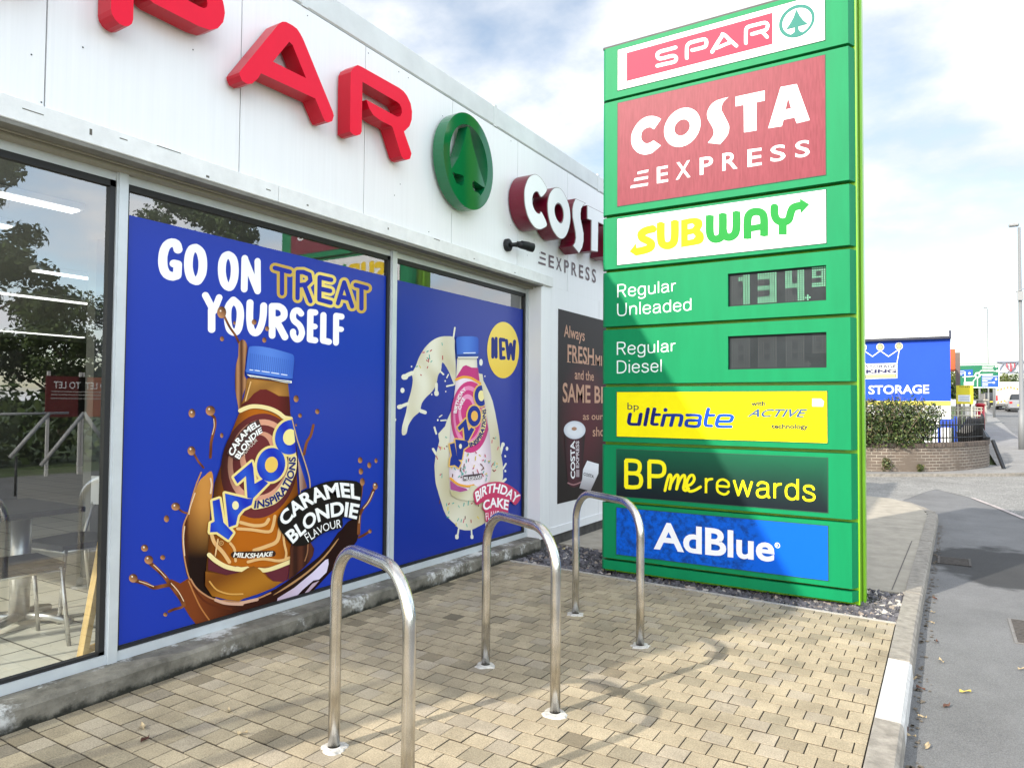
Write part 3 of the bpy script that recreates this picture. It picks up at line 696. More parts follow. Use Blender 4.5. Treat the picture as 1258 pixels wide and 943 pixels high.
# ================================================================== LETTERS ON THE FASCIA
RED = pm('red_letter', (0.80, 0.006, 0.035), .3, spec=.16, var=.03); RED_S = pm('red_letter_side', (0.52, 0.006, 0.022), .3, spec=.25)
GRN = pm('green_emblem', (0.001, 0.12, 0.03), .1, spec=.4); GRN_S = pm('green_emblem_side', (0.004, 0.15, 0.05), .22, coat=.3)
LX = -3.50; sx_ = surf_x(LX); fx = flat_x(LX)
ss = thing('shop_sign', 'big red channel letters and round green tree emblem mounted on the white fascia', 'sign', (XF, 3.2, 3.4))
ss.location = (0, 0, 0)
pr = .056
def arcp(cx, cz, r, a0, a1, n=8): return [(cx+r*math.cos(R_(a0+(a1-a0)*i/n)), cz+r*math.sin(R_(a0+(a1-a0)*i/n))) for i in range(n+1)]
zb, zt = 3.39+pr, 3.885-pr
# S and P are built from the same stroke as the measured R
S = [(1.52, zt), (1.12, zt)]+arcp(1.08, 3.73, zt-3.73, 90, 270, 8)[1:-1]+[(1.12, 3.637), (1.40, 3.637)]+arcp(1.42, 3.54, .096, 90, -90, 8)[1:-1]+[(1.40, zb), (.98, zb)]
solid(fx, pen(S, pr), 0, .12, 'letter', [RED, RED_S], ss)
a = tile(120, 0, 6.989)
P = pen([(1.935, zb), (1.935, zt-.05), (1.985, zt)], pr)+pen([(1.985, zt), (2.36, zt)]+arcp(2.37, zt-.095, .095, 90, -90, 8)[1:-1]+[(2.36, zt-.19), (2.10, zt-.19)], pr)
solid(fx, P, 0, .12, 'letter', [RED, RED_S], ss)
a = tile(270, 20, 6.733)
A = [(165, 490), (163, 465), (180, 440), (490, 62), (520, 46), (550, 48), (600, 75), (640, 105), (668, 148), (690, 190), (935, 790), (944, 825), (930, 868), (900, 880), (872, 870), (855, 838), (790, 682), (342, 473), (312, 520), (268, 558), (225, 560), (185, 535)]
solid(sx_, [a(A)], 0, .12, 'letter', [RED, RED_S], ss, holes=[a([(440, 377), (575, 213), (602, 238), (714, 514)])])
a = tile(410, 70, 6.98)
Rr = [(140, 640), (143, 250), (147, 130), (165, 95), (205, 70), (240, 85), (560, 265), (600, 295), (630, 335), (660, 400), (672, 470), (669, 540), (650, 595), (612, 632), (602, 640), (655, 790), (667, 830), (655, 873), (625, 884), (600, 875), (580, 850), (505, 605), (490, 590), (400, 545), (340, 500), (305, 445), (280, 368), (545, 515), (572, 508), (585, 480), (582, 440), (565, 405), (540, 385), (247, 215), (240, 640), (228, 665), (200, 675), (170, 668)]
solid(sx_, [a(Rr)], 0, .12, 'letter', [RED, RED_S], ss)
cx, cz, r1, r2 = 4.963, 3.612, .412, .315
def circ(r, n=56): return [(cx+r*.905*math.cos(2*math.pi*i/n), cz+r*math.sin(2*math.pi*i/n)) for i in range(n)]
tree = [(cx-.03, cz+.30), (cx-.075, cz+.16), (cx-.15, cz+.0), (cx-.275, cz-.165), (cx-.10, cz-.145), (cx-.075, cz-.15), (cx-.07, cz-.19), (cx-.085, cz-.225), (cx-.12, cz-.24), (cx-.17, cz-.235), (cx-.20, cz-.26), (cx-.17, cz-.30), (cx-.09, cz-.345), (cx, cz-.355), (cx+.10, cz-.34), (cx+.18, cz-.29), (cx+.20, cz-.255), (cx+.15, cz-.235), (cx+.09, cz-.235), (cx+.06, cz-.215), (cx+.05, cz-.18), (cx+.06, cz-.15), (cx+.10, cz-.145), (cx+.265, cz-.165), (cx+.15, cz+.0), (cx+.055, cz+.16), (cx+.0, cz+.30)]
solid(fx, [circ(r1)], 0.0, .11, 'emblem_ring', [GRN, GRN_S], ss, holes=[circ(r2)])
solid(fx, [tree], -.004, .10, 'emblem_tree', [GRN, GRN_S], ss)

# coffee sign: white faced letters with deep maroon returns
cs = thing('coffee_sign', 'white faced coffee shop letters with deep maroon sides above dark flat lettering on the fascia', 'sign', (0, 0, 0))
MAR = pm('maroon_return', (.16, .004, .022), .3); RIM = pm('grey_brown_rim', (.20, .15, .14), .4); WF = pm('white_letter_face', (.86, .87, .87), .3)
CX = -3.455; sc = surf_x(CX); t5 = tile(630, 205, 8.573)
c_out = [(355, 245), (330, 180), (290, 120), (250, 88), (215, 85), (175, 110), (145, 165), (125, 240), (122, 330), (132, 420), (155, 510), (190, 585), (230, 635), (275, 655), (315, 645), (355, 605), (300, 480), (285, 495), (255, 490), (225, 455), (205, 400), (200, 340), (210, 290), (235, 260), (265, 265), (298, 315)]
o_out = [(430, 232), (470, 222), (510, 245), (550, 310), (585, 400), (600, 490), (600, 570), (585, 650), (560, 715), (530, 750), (490, 750), (450, 710), (410, 640), (380, 540), (367, 440), (370, 360), (390, 285)]
o_in = [(470, 378), (500, 390), (525, 440), (535, 500), (530, 560), (510, 598), (480, 585), (455, 545), (438, 490), (435, 440), (445, 400)]
s_out = [(660, 340), (760, 385), (735, 405), (715, 440), (708, 490), (710, 550), (725, 620), (740, 700), (740, 780), (725, 850), (695, 905), (635, 830), (655, 800), (665, 750), (660, 690), (645, 610), (630, 530), (628, 450), (640, 385)]
t_out = [(785, 410), (965, 500), (965, 615), (895, 578), (890, 890), (825, 880), (828, 560), (785, 545)]
a_out = [(1040, 545), (1110, 585), (1165, 1040), (1100, 1010), (1092, 940), (1030, 905), (1018, 970), (960, 940)]
for outl, hol in ((c_out, []), (o_out, [o_in]), (s_out, []), (t_out, []), (a_out, [])):
    op = t5(spline(outl, 3, True) if outl in (c_out, o_out) else outl); hp = [t5(spline(h, 4, True)) for h in hol]
    body = [op]+pen(op, .75, closed=False, n=8)+pen([op[-1], op[0]], .75, n=8)
    lt = solid(sc, body, 0, .17, 'letter', [RIM, MAR], cs, holes=[[(x+(sum(p[0] for p in h)/len(h)-x)*.12, y+(sum(p[1] for p in h)/len(h)-y)*.12) for x, y in h] for h in hp])
    cxm = sum(p[0] for p in op)/len(op)
    solid(sc, [op], .004, .003, 'letter_face', [WF, WF], lt, holes=hp)
DM = 'ignored'
pe = Print(surf_x(XF), .003, .001); t3 = tile(560, 300, 7.856)
for q in (((818, 78), (865, 97)), ((806, 125), (865, 147)), ((793, 175), (865, 198))): pe.fill([t3([(q[0][0], q[0][1]-9), (q[1][0], q[1][1]-9), (q[1][0], q[1][1]+11), (q[0][0], q[0][1]+11)])], '4a2c33', 0)
xs = [(893, 945), (965, 1020), (1045, 1090), (1115, 1165), (1187, 1228), (1250, 1290), (1312, 1350)]
for ch, (x0, x1) in zip('EXPRESS', xs):
    bl = lambda x: 220+(x-893)*.345; tp = lambda x: 100+(x-893)*.32
    pe.text(ch, t3([(x0, bl(x0)), (x1, bl(x1))]), t3([(x0, tp(x0)), (x1, tp(x1))]), '4a2c33', 0, bold=.02)
pe.build('lettering', attr_mat('sign_vinyl', .4), cs, (1, 0, 0))

# security camera
cc = thing('security_camera', 'black bullet security camera on a round base on the white fascia', 'security camera', (XF, 5.80, 3.065))
BLK = pm('black_plastic', (.012, .0125, .014), .45, spec=.3)
mb = MB(); mb.tube([(0, 0, 0), (.03, 0, 0), (.04, 0, 0)], [.062, .062, .05], 24); mb.build('base', BLK, cc)
mb = MB(); mb.tube([(.035, 0, 0), (.07, .03, .004), (.085, .07, .01)], [.022, .02, .026], 12); mb.build('arm', BLK, cc)
mb = MB(); d = Vector((.42, .88, -.06)).normalized(); p = Vector((.085, .06, .014))
mb.tube([p, p+d*.05, p+d*.15], [.026, .036, .036], 18); mb.build('body', BLK, cc)
mb = MB(); mb.tube([p+d*.13, p+d*.185], [.044, .045], 18, caps=False); mb.tube([p+d*.05+Vector((0, 0, .004)), p+d*.131+Vector((0, 0, .004))], [.040, .044], 18, caps=False); mb.build('hood', BLK, cc)
mb = MB(); mb.tube([p+d*.151, p+d*.156], [.026, .024], 16); mb.build('lens', pm('camera_lens', (.01, .01, .012), .05), cc)

# ================================================================== TOTEM SIGN
TY = 5.95
tot = thing('totem_sign', 'tall green petrol station totem sign with brand boards and pump prices beside the paving', 'totem sign', (0, 0, 0))
GREEN = pm('sign_green', (0.001, 0.245, 0.088), .5, spec=.2, var=.10, vscale=2.2, stretch=(3, 1, .5)); LIME = pm('lime_side', (.21, .52, .008), .35, var=.10, vscale=5, stretch=(1, 1, .25), coat=.15)
mb = MB(); mb.box(-2.685, -.572, 6.035, 6.16, .0, 4.80, 0); mb.box(-2.66, -.60, 6.16, 6.30, -.04, 4.80, 0); mb.box(-2.70, -.546, 6.168, 6.30, -.03, 4.82, 0, ch=.012)
mb.box(-.574, -.562, 6.161, 6.166, .0, 4.8, 1)
mb.build('sign_frame', [LIME, pm('lime_groove', (.09, .2, .006), .8)], tot)
mb = MB(); mb.box(-2.70, -.60, 5.97, 6.25, 4.822, 4.85, 0, ch=.006); mb.build('sign_cap', pm('black_cap', (.06, .06, .055), .6, var=.4, vscale=8), tot)
for z_ in (): pass
for x_0 in (-.86, -2.5):
    mb = MB(); mb.box(x_0, x_0+.06, 6.0, 6.1, -.06, .0); mb.build('foot', pm('foot_steel', (.08, .08, .08), .8), tot)
def panel(z0, z1, hole=None):
    prof = [(-2.71, 6.03), (-2.69, 5.975), (-2.665, TY), (-.618, TY), (-.582, 6.03)]
    mb = MB()
    if not hole: mb.prism([(x, y) for x, y in prof], z0, z1)
    else:
        hx0, hx1, h0, h1 = hole
        mb.prism(prof, z0, h0); mb.prism(prof, h1, z1)
        mb.prism([(-2.71, 6.03), (-2.69, 5.975), (-2.665, TY), (hx0, TY), (hx0, 6.03)], h0, h1); mb.prism([(hx1, 6.03), (hx1, TY), (-.618, TY), (-.582, 6.03)], h0, h1)
    return mb.build('sign_panel', GREEN, tot)
PRINT = attr_mat('printed_board', .5, .2, dirt=.05, scale=5)
HAIR = bpy.data.materials.new('faded_brushed_board')
def hair_mat():
    m = HAIR; m.use_nodes = True; t = m.node_tree; b = t.nodes['Principled BSDF']; b.inputs['Roughness'].default_value = .48; b.inputs['Specular IOR Level'].default_value = .35
    g = N(t, 'ShaderNodeNewGeometry'); mpn = N(t, 'ShaderNodeMapping'); mpn.inputs['Scale'].default_value = (60, 1, 6); mpn.inputs['Rotation'].default_value = (0, .12, 0)
    t.links.new(g.outputs['Position'], mpn.inputs[0])
    n = N(t, 'ShaderNodeTexNoise'); n.inputs['Scale'].default_value = 1.6; n.inputs['Detail'].default_value = 5; t.links.new(mpn.outputs[0], n.inputs['Vector'])
    r = N(t, 'ShaderNodeValToRGB'); t.links.new(n.outputs['Fac'], r.inputs[0]); r.color_ramp.elements[0].position = .3; r.color_ramp.elements[1].position = .75
    r.color_ramp.elements[0].color = (.19, .007, .022, 1); r.color_ramp.elements[1].color = (.26, .024, .046, 1)
    t.links.new(r.outputs[0], b.inputs['Base Color'])
hair_mat()
ADB = bpy.data.materials.new('dirty_blue_board')
def dirty_blue():
    m = ADB; m.use_nodes = True; t = m.node_tree; b = t.nodes['Principled BSDF']; b.inputs['Roughness'].default_value = .5; b.inputs['Specular IOR Level'].default_value = .15
    g = N(t, 'ShaderNodeNewGeometry'); s = N(t, 'ShaderNodeSeparateXYZ'); t.links.new(g.outputs['Position'], s.inputs[0])
    n = N(t, 'ShaderNodeTexNoise'); n.inputs['Scale'].default_value = 16; n.inputs['Detail'].default_value = 9; n.inputs['Roughness'].default_value = .75; t.links.new(g.outputs['Position'], n.inputs['Vector'])
    w = N(t, 'ShaderNodeMapRange'); w.interpolation_type = 'SMOOTHSTEP'; t.links.new(s.outputs[0], w.inputs[0]); w.inputs[1].default_value = -1.45; w.inputs[2].default_value = -1.0; w.inputs[3].default_value = .12; w.inputs[4].default_value = -.2
    v = N(t, 'ShaderNodeMapRange'); v.interpolation_type = 'SMOOTHSTEP'; t.links.new(M(t, 'ADD', n.outputs['Fac'], w.outputs[0]), v.inputs[0]); v.inputs[1].default_value = .52; v.inputs[2].default_value = .78; v.inputs[4].default_value = .75
    x = N(t, 'ShaderNodeMix', data_type='RGBA'); t.links.new(v.outputs[0], x.inputs[0]); x.inputs[6].default_value = (.002, .12, .68, 1); x.inputs[7].default_value = (.006, .025, .10, 1)
    t.links.new(x.outputs[2], b.inputs['Base Color'])
dirty_blue()
SX0, SX1 = -2.538, -.785
Zs = [(4.335, 4.82), (3.262, 4.31), (2.757, 3.231), (2.231, 2.726), (1.709, 2.200), (1.183, 1.680), (.656, 1.154), (.133, .628), (.032, .111)]
boards = [(4.40, 4.775), (3.328, 4.28), (2.79, 3.21), None, None, (1.232, 1.632), (.696, 1.115), (.176, .592), None]
bcol = ['fbfbfa', None, 'fbfbfa', None, None, 'fff200', 'grad', None, None]
sy = surf_y(TY); fy = flat_y(TY)
prints = []
for i, ((z0, z1), bd) in enumerate(zip(Zs, boards)):
    hole = None
    if i == 3: hole = (-1.545, -.787, 2.342, 2.618)
    if i == 4: hole = (-1.545, -.787, 1.816, 2.094)
    pn = panel(z0, z1, hole)
    prt = None
    if bd:
        a, b = bd
        if i == 1 or i == 7:
            mb = MB(); mb.box(SX0, SX1, TY-.004, TY-.0005, a, b); mb.build('sign_board', HAIR if i == 1 else ADB, pn)
        else:
            bp = Print(fy, .004, .0008)
            col = bcol[i]
            if col == 'grad':
                def col(x, z, a=a, b=b):
                    u = max(0, min(1, (z-a)/(b-a))); return (.006+.0*u, .012+.10*u**1.6, .018+.035*u**1.6)
            bp.fill([[(SX0, a), (SX1, a), (SX1, b), (SX0, b)]], col, 0, grid=.06 if bcol[i] == 'grad' else 0)
            bp.build('sign_board', PRINT, pn, (0, -1, 0))
        # thin dark strip painted as a shadow line round the board
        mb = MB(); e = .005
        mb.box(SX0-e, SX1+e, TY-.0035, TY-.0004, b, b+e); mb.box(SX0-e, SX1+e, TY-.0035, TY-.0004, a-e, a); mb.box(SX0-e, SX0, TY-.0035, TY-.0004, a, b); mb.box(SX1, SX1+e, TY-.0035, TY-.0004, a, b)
        mb.build('board_shadow_line', pm('board_shadow_line', (.015, .07, .04), .6), pn)
    prints.append((pn, Print(sy, .0052, .0009)))
VIN = attr_mat('sign_lettering', .5, .2)
# grocery board: red field, rounded white letters, tree emblem
pn, p = prints[0]; q = tile(760, 0, 7.862); r = tile(890, 0, 9.43)
p.fill([q([(80, 515)])+r([(557, 152), (557, 515)])+q([(80, 788)])], 'd6304c', 0)
Wc = 'fdfdfd'
def sp(t, pts, n=4): return spline(t(pts), n)
p.pen(sp(q, [(552, 463), (480, 483), (415, 500), (382, 518), (376, 545), (388, 568), (425, 568), (500, 548), (540, 545), (558, 562), (552, 590), (525, 606), (450, 622), (376, 640)]), 2.2, Wc, 1)
p.pen(sp(q, [(660, 565), (660, 500), (664, 450), (690, 420), (750, 402), (815, 386), (845, 392), (850, 425), (838, 452), (800, 468), (712, 490)]), 2.2, Wc, 1)
p.pen(sp(q, [(905, 505), (950, 430), (1000, 352)], 3)+sp(r, [(-20, 402), (15, 420), (60, 465), (140, 535)], 3), 2.2, Wc, 1)
p.pen(q([(950, 470)])+r([(50, 505), (95, 492)]), 2.0, Wc, 2)
p.pen(sp(r, [(250, 505), (250, 420), (255, 345), (285, 315), (380, 290), (465, 270), (498, 285), (500, 320), (480, 352), (430, 370), (320, 402)]), 2.2, Wc, 1)
p.pen(r([(440, 375), (495, 435)]), 2.2, Wc, 2)
EM = '2c7c70'; k = -.23
p.fill([oval(890+840/9.43, 250/9.43, 208/9.43, 188/9.43, k, 40)], EM, 0, holes=[oval(890+843/9.43, 252/9.43, 170/9.43, 151/9.43, k, 40)])
p.fill([r([(835, 112), (875, 190), (915, 240), (968, 285), (860, 312), (858, 340), (875, 366), (905, 380), (860, 425), (790, 430), (750, 415), (790, 395), (815, 372), (817, 325), (712, 350), (755, 290), (800, 210)])], EM, 1)
# coffee board
pn, p = prints[1]; m = tile(760, 90, 6.285); n_ = tile(880, 70, 6.286)
p.fill([m(spline([(245, 418), (215, 425), (185, 450), (175, 490), (185, 525), (215, 545), (250, 535), (270, 520)], 3)+[(328, 560)]+spline([(260, 618), (205, 630), (150, 615), (110, 570), (98, 510), (110, 450), (150, 385), (200, 345), (255, 332), (300, 340)], 3)+[(330, 355), (275, 435)])], Wc, 0)
p.fill([oval(760+493/6.285, 90+420/6.285, 141/6.285, 148/6.285, -.235, 36)], Wc, 0, holes=[oval(760+492/6.285, 90+421/6.285, 60/6.285, 62/6.285, -.235, 28)])
p.fill([m([(817, 195)]+spline([(760, 212), (715, 245), (685, 305), (690, 355), (712, 395), (732, 435), (733, 480), (690, 540)], 3)+[(785, 550)])+n_(spline([(40, 665), (85, 610), (100, 560), (95, 520), (60, 450), (40, 405), (55, 352), (95, 313)], 3))], Wc, 0)
p.fill([n_([(150, 310), (375, 262), (375, 340), (312, 352), (312, 570), (215, 585), (213, 372), (150, 385)])], Wc, 0)
p.fill([n_([(498, 235), (622, 212), (723, 490), (622, 515), (605, 470), (520, 488), (507, 537), (402, 553)])], Wc, 0, holes=[n_([(555, 318), (580, 400), (535, 408)])])
for qd in ([(150, 762), (232, 745), (228, 765), (146, 782)], [(125, 813), (230, 795), (227, 815), (119, 836)], [(98, 868), (230, 848), (226, 868), (92, 890)]): p.fill([m(qd)], Wc, 0)
for ch, b_, c_, tt in (('E', [(297, 853), (383, 838)], [(297, 728), (383, 712)], m), ('X', [(443, 825), (556, 803)], [(446, 692), (554, 672)], m), ('P', [(628, 788), (730, 770)], [(628, 655), (730, 638)], m), ('R', [(48, 882), (165, 862)], [(48, 748), (165, 728)], n_), ('E', [(243, 853), (352, 835)], [(243, 717), (352, 703)], n_), ('S', [(420, 815), (535, 795)], [(420, 692), (535, 675)], n_), ('S', [(610, 783), (722, 765)], [(610, 658), (722, 640)], n_)):
    p.text(ch, tt(b_), tt(c_), Wc, 0, bold=.012)
# sandwich board
pn, p = prints[2]; s = tile(760, 230, 4.838); YE, GE = 'ffd800', '178f36'; w = 24/4.838
def S_(pts, col, layer=0, n=4, wx=w): p.pen(sp(s, pts, n), wx, col, layer, ry=w*.95, butt=True)
S_([(212, 247), (165, 258), (137, 278), (142, 303), (172, 318), (195, 335), (188, 360), (150, 375), (98, 386)], YE); p.fill([s([(66, 383), (105, 333), (110, 410)])], YE, 1)
S_([(252, 212), (252, 300), (262, 338), (295, 348), (326, 330), (335, 285), (335, 200)], YE)
p.fill([s([(372, 196), (420, 186)]+spline([(460, 182), (492, 195), (500, 225), (485, 255)], 3)+spline([(505, 275), (508, 310), (490, 335), (450, 345)], 3)+[(372, 358)])], YE, 0, holes=[s([(412, 222), (440, 216), (452, 228), (440, 244), (412, 250)]), s([(412, 285), (445, 277), (458, 292), (445, 308), (412, 315)])])
S_([(543, 168), (543, 265), (555, 300), (580, 310), (612, 295), (620, 250), (620, 157)], GE); S_([(620, 250), (632, 288), (660, 298), (690, 280), (701, 240), (701, 145)], GE, 1)
S_([(767, 308), (767, 200), (780, 160), (815, 145), (852, 155), (865, 190), (865, 291)], GE); p.pen(s([(767, 250), (865, 232)]), w, GE, 1, ry=w*.75, butt=True)
S_([(927, 112), (927, 160), (942, 195), (975, 208), (1010, 195), (1024, 150), (1040, 122), (1085, 108)], GE); p.pen(s([(976, 205), (976, 282)]), w, GE, 1, butt=True); p.fill([s([(1078, 68), (1134, 103), (1082, 158)])], GE, 1)
p.fill([oval(760+1040/4.838, 230+263/4.838, 2.1, 2.1, -.15, 14)], '8a9a92', 0, holes=[oval(760+1040/4.838, 230+263/4.838, 1.2, 1.2, -.15, 12)])
# fuel grades
t_ = tile(740, 320, 3.931); LT = 'e9f4ee'
for i, w1, b1, c1, w2, b2, c2 in ((3, 'Regular', [(70, 179), (355, 147)], [(70, 118), (355, 93)], 'Unleaded', [(70, 268), (431, 239)], [(70, 208), (431, 182)]), (4, 'Regular', [(68, 456), (353, 437)], [(68, 395), (353, 383)], 'Diesel', [(68, 543), (288, 536)], [(68, 485), (288, 477)])):
    pn, p = prints[i]; p.base = .002
    mono(p, w1, t_(b1), t_(c1), .78, LT, 0); mono(p, w2, t_(b2), t_(c2), .78, LT, 0)
# fuel brand board
pn, p = prints[5]; u = tile(750, 480, 8.986); v = tile(890, 475, 8.986); NV = '12266e'
bl = lambda x, y: (lin('101c66')[0]+(x-770)/130*.0, lin('101c66')[1]+max(0, (x-800)/110)*.09, lin('14206a')[2]+max(0, (x-800)/110)*.55)
p.text('bp', u([(190, 203), (314, 208)]), u([(190, 128), (314, 136)]), '10204a', 0, bold=-.004)
w = 21/8.986
def U_(pts, layer=0, n=3): p.pen(spline(u(pts), n) if n > 1 else u(pts), w, bl, layer, butt=False, ry=w*.75)
U_([(220, 255), (205, 335), (215, 362), (250, 368), (318, 368)]); U_([(338, 255), (322, 340), (316, 370)], 1)
U_([(418, 198), (384, 375)], 0, 1); U_([(488, 198), (462, 340), (472, 366), (515, 368)]); U_([(480, 262), (540, 262)], 1, 1)
p.fill([oval(750+609/8.986, 480+209/8.986, 2.5)], bl, 0)
U_([(598, 270), (572, 380)], 0, 1); U_([(600, 267), (700, 266), (770, 268), (788, 285), (782, 330), (768, 380)], 1); U_([(696, 275), (670, 380)], 2, 1)
U_([(850, 266), (960, 268), (992, 285), (985, 330), (968, 388), (860, 386), (838, 370), (845, 335), (870, 324), (975, 325)])
U_([(1082, 198), (1050, 340), (1060, 380), (1115, 386)]); U_([(1090, 268), (1140, 268)], 1, 1)
U_([(1330, 395), (1215, 394), (1178, 382), (1178, 340), (1195, 290), (1220, 270), (1310, 270), (1345, 285), (1335, 320), (1310, 336), (1190, 336)])
NV = '2a3c58'
p.text('with', v([(295, 210), (454, 210)]), v([(295, 157), (454, 157)]), '16264a', 0, bold=.03)
p.text('ACTIVE', v([(252, 330), (868, 336)]), v([(310, 246), (918, 247)]), '3a5a90', 0, bold=.02)
p.text('technology', v([(520, 459), (924, 463)]), v([(520, 408), (924, 412)]), '16264a', 0, bold=.03)
p.pen(v([(190, 381), (555, 382), (612, 352)]), .55, '9bd400', 0, butt=True); p.pen(v([(680, 235), (722, 208), (1000, 207)]), .55, '9bd400', 0, butt=True)
p.fill([v([(970, 130), (1065, 130), (1100, 160), (1090, 218), (970, 216)])], 'f7f9f4', 1)
# rewards board
pn, p = prints[6]; x_ = tile(750, 550, 4.493); YL = 'fff21a'
mono(p, 'BP', x_([(76, 215), (306, 229)]), x_([(76, 66), (306, 76)]), 2.45, YL, 0, gap=.16)
p.pen(sp(x_, [(302, 234), (312, 190), (324, 152), (334, 150), (336, 175), (328, 225), (338, 190), (362, 152), (374, 152), (374, 180), (366, 226), (376, 192), (398, 154), (411, 154), (411, 185), (404, 222), (416, 234), (432, 222)]), 1.75, YL, 1)
p.pen(sp(x_, [(424, 208), (448, 198), (464, 172), (456, 150), (438, 156), (422, 190), (422, 220), (440, 238), (468, 232), (498, 214)]), 1.75, YL, 2)
mono(p, 'rewards', x_([(520, 248), (1131, 293)]), x_([(520, 132), (1131, 178)]), 1.5, YL, 0)
# additive board
pn, p = prints[7]; x_ = tile(750, 620, 4.493)
p.text('AdBlue', x_([(240, 242), (906, 314)]), x_([(240, 90), (906, 166)]), Wc, 0, bold=.026)
p.fill([oval(750+922/4.493, 620+222/4.493, 3.3, 3.3, .13, 18)], Wc, 0, holes=[oval(750+922/4.493, 620+222/4.493, 2.6, 2.6, .13, 16)]); p.text('R', x_([(916, 229), (929, 230)]), x_([(916, 215), (929, 216)]), Wc, 0)
for pn, p in prints:
    if p.v: p.build('lettering', VIN, pn, (0, -1, 0))
# price displays: dark screens with dot digits, the upper one lit
SCR = pm('display_screen', (.028, .035, .039), .45, spec=.15, var=.25, vscale=5); DOTOFF = pm('dot_unlit', (.15, .16, .16), .5); DOTON = emis('dot_lit', (.28, .85, .50), .30)
def display(pn, z0, z1, digits):
    mb = MB(); mb.box(-1.545, -.787, TY+.03, TY+.05, z0, z1); sc_ = mb.build('display_screen', SCR, pn)
    off = MB(); H = z1-z0; yf = TY+.0285; state = {}
    def dot(x, z, lit):
        g = state['on'] if lit else off; s_ = .0038 if lit else .0025; g.box(x-s_, x+s_, yf, yf+.0014, z-s_, z+s_)
    cells = [(-1.515, .135, z0+.022, H-.044, 8, 14), (-1.303, .135, z0+.022, H-.044, 8, 14), (-1.088, .13, z0+.022, H-.044, 8, 14), (-.887, .086, z0+H*.44, H*.52, 6, 9)]
    segs = {'1': 'bc', '3': 'abgcd', '4': 'fgbc', '9': 'abcdfg', ' ': ''}
    for (x0, w_, zz0, h_, nx_, nz), dg in zip(cells, digits):
        state['on'] = MB()
        th = 3 if nx_ == 8 else 2
        for i in range(nx_):
            for j in range(nz):
                s_ = []
                top, bot, mid = j >= nz-th, j < th, abs(j-(nz-1)/2) <= th/2-.1
                L, Rr_ = i < th, i >= nx_-th
                if top: s_.append('a')
                if bot: s_.append('d')
                if mid: s_.append('g')
                if L and j >= nz/2-.5: s_.append('f')
                if L and j <= nz/2-.5: s_.append('e')
                if Rr_ and j >= nz/2-.5: s_.append('b')
                if Rr_ and j <= nz/2-.5: s_.append('c')
                if not s_: continue
                lit = any(a in segs[dg] for a in s_)
                if dg == '1' and i in (3, 4) and nz-4 <= j < nz-1: lit = True
                dot(x0+w_*i/(nx_-1), zz0+h_*j/(nz-1), lit)
        if state['on'].v: state['on'].build('lit_digit', DOTON, pn)
    state['on'] = MB()
    for dx, dz_ in ((0, 0), (.015, 0), (-.015, 0), (0, .016), (0, -.016)): dot(-.925+dx, z0+.035+dz_, digits[0] != ' ')
    off.build('unlit_dots', DOTOFF, pn)
    if state['on'].v: state['on'].build('lit_point', DOTON, pn)
display(prints[3][0], 2.342, 2.618, '1349'); display(prints[4][0], 1.816, 2.094, '    ')

# ================================================================== CYCLE STANDS
def brushed():
    m = bpy.data.materials.new('brushed_steel'); m.use_nodes = True; t = m.node_tree; b = t.nodes['Principled BSDF']
    b.inputs['Metallic'].default_value = 1; b.inputs['Base Color'].default_value = (.70, .69, .66, 1)
    c = N(t, 'ShaderNodeTexCoord'); mp_ = N(t, 'ShaderNodeMapping'); mp_.inputs['Scale'].default_value = (90, 90, 4); t.links.new(c.outputs['Object'], mp_.inputs[0])
    n = N(t, 'ShaderNodeTexNoise'); n.inputs['Scale'].default_value = 2; n.inputs['Detail'].default_value = 6; t.links.new(mp_.outputs[0], n.inputs['Vector'])
    r = N(t, 'ShaderNodeMapRange'); t.links.new(n.outputs['Fac'], r.inputs[0]); r.inputs[3].default_value = .14; r.inputs[4].default_value = .34; t.links.new(r.outputs[0], b.inputs['Roughness'])
    n2 = N(t, 'ShaderNodeTexNoise'); n2.inputs['Scale'].default_value = 7; n2.inputs['Detail'].default_value = 7; t.links.new(c.outputs['Object'], n2.inputs['Vector'])
    q = N(t, 'ShaderNodeValToRGB'); t.links.new(n2.outputs['Fac'], q.inputs[0]); q.color_ramp.elements[0].position = .35; q.color_ramp.elements[1].position = .6
    q.color_ramp.elements[0].color = (.52, .50, .46, 1); q.color_ramp.elements[1].color = (.74, .73, .71, 1); t.links.new(q.outputs[0], b.inputs['Base Color'])
    bp = N(t, 'ShaderNodeBump'); bp.inputs['Strength'].default_value = .12; bp.inputs['Distance'].default_value = .002; t.links.new(n.outputs['Fac'], bp.inputs['Height']); t.links.new(bp.outputs[0], b.inputs['Normal'])
    return m
BR = brushed(); MORT = pm('white_mortar', (.56, .54, .49), .9, var=.35, vscale=30, bump=.6, bscale=90)
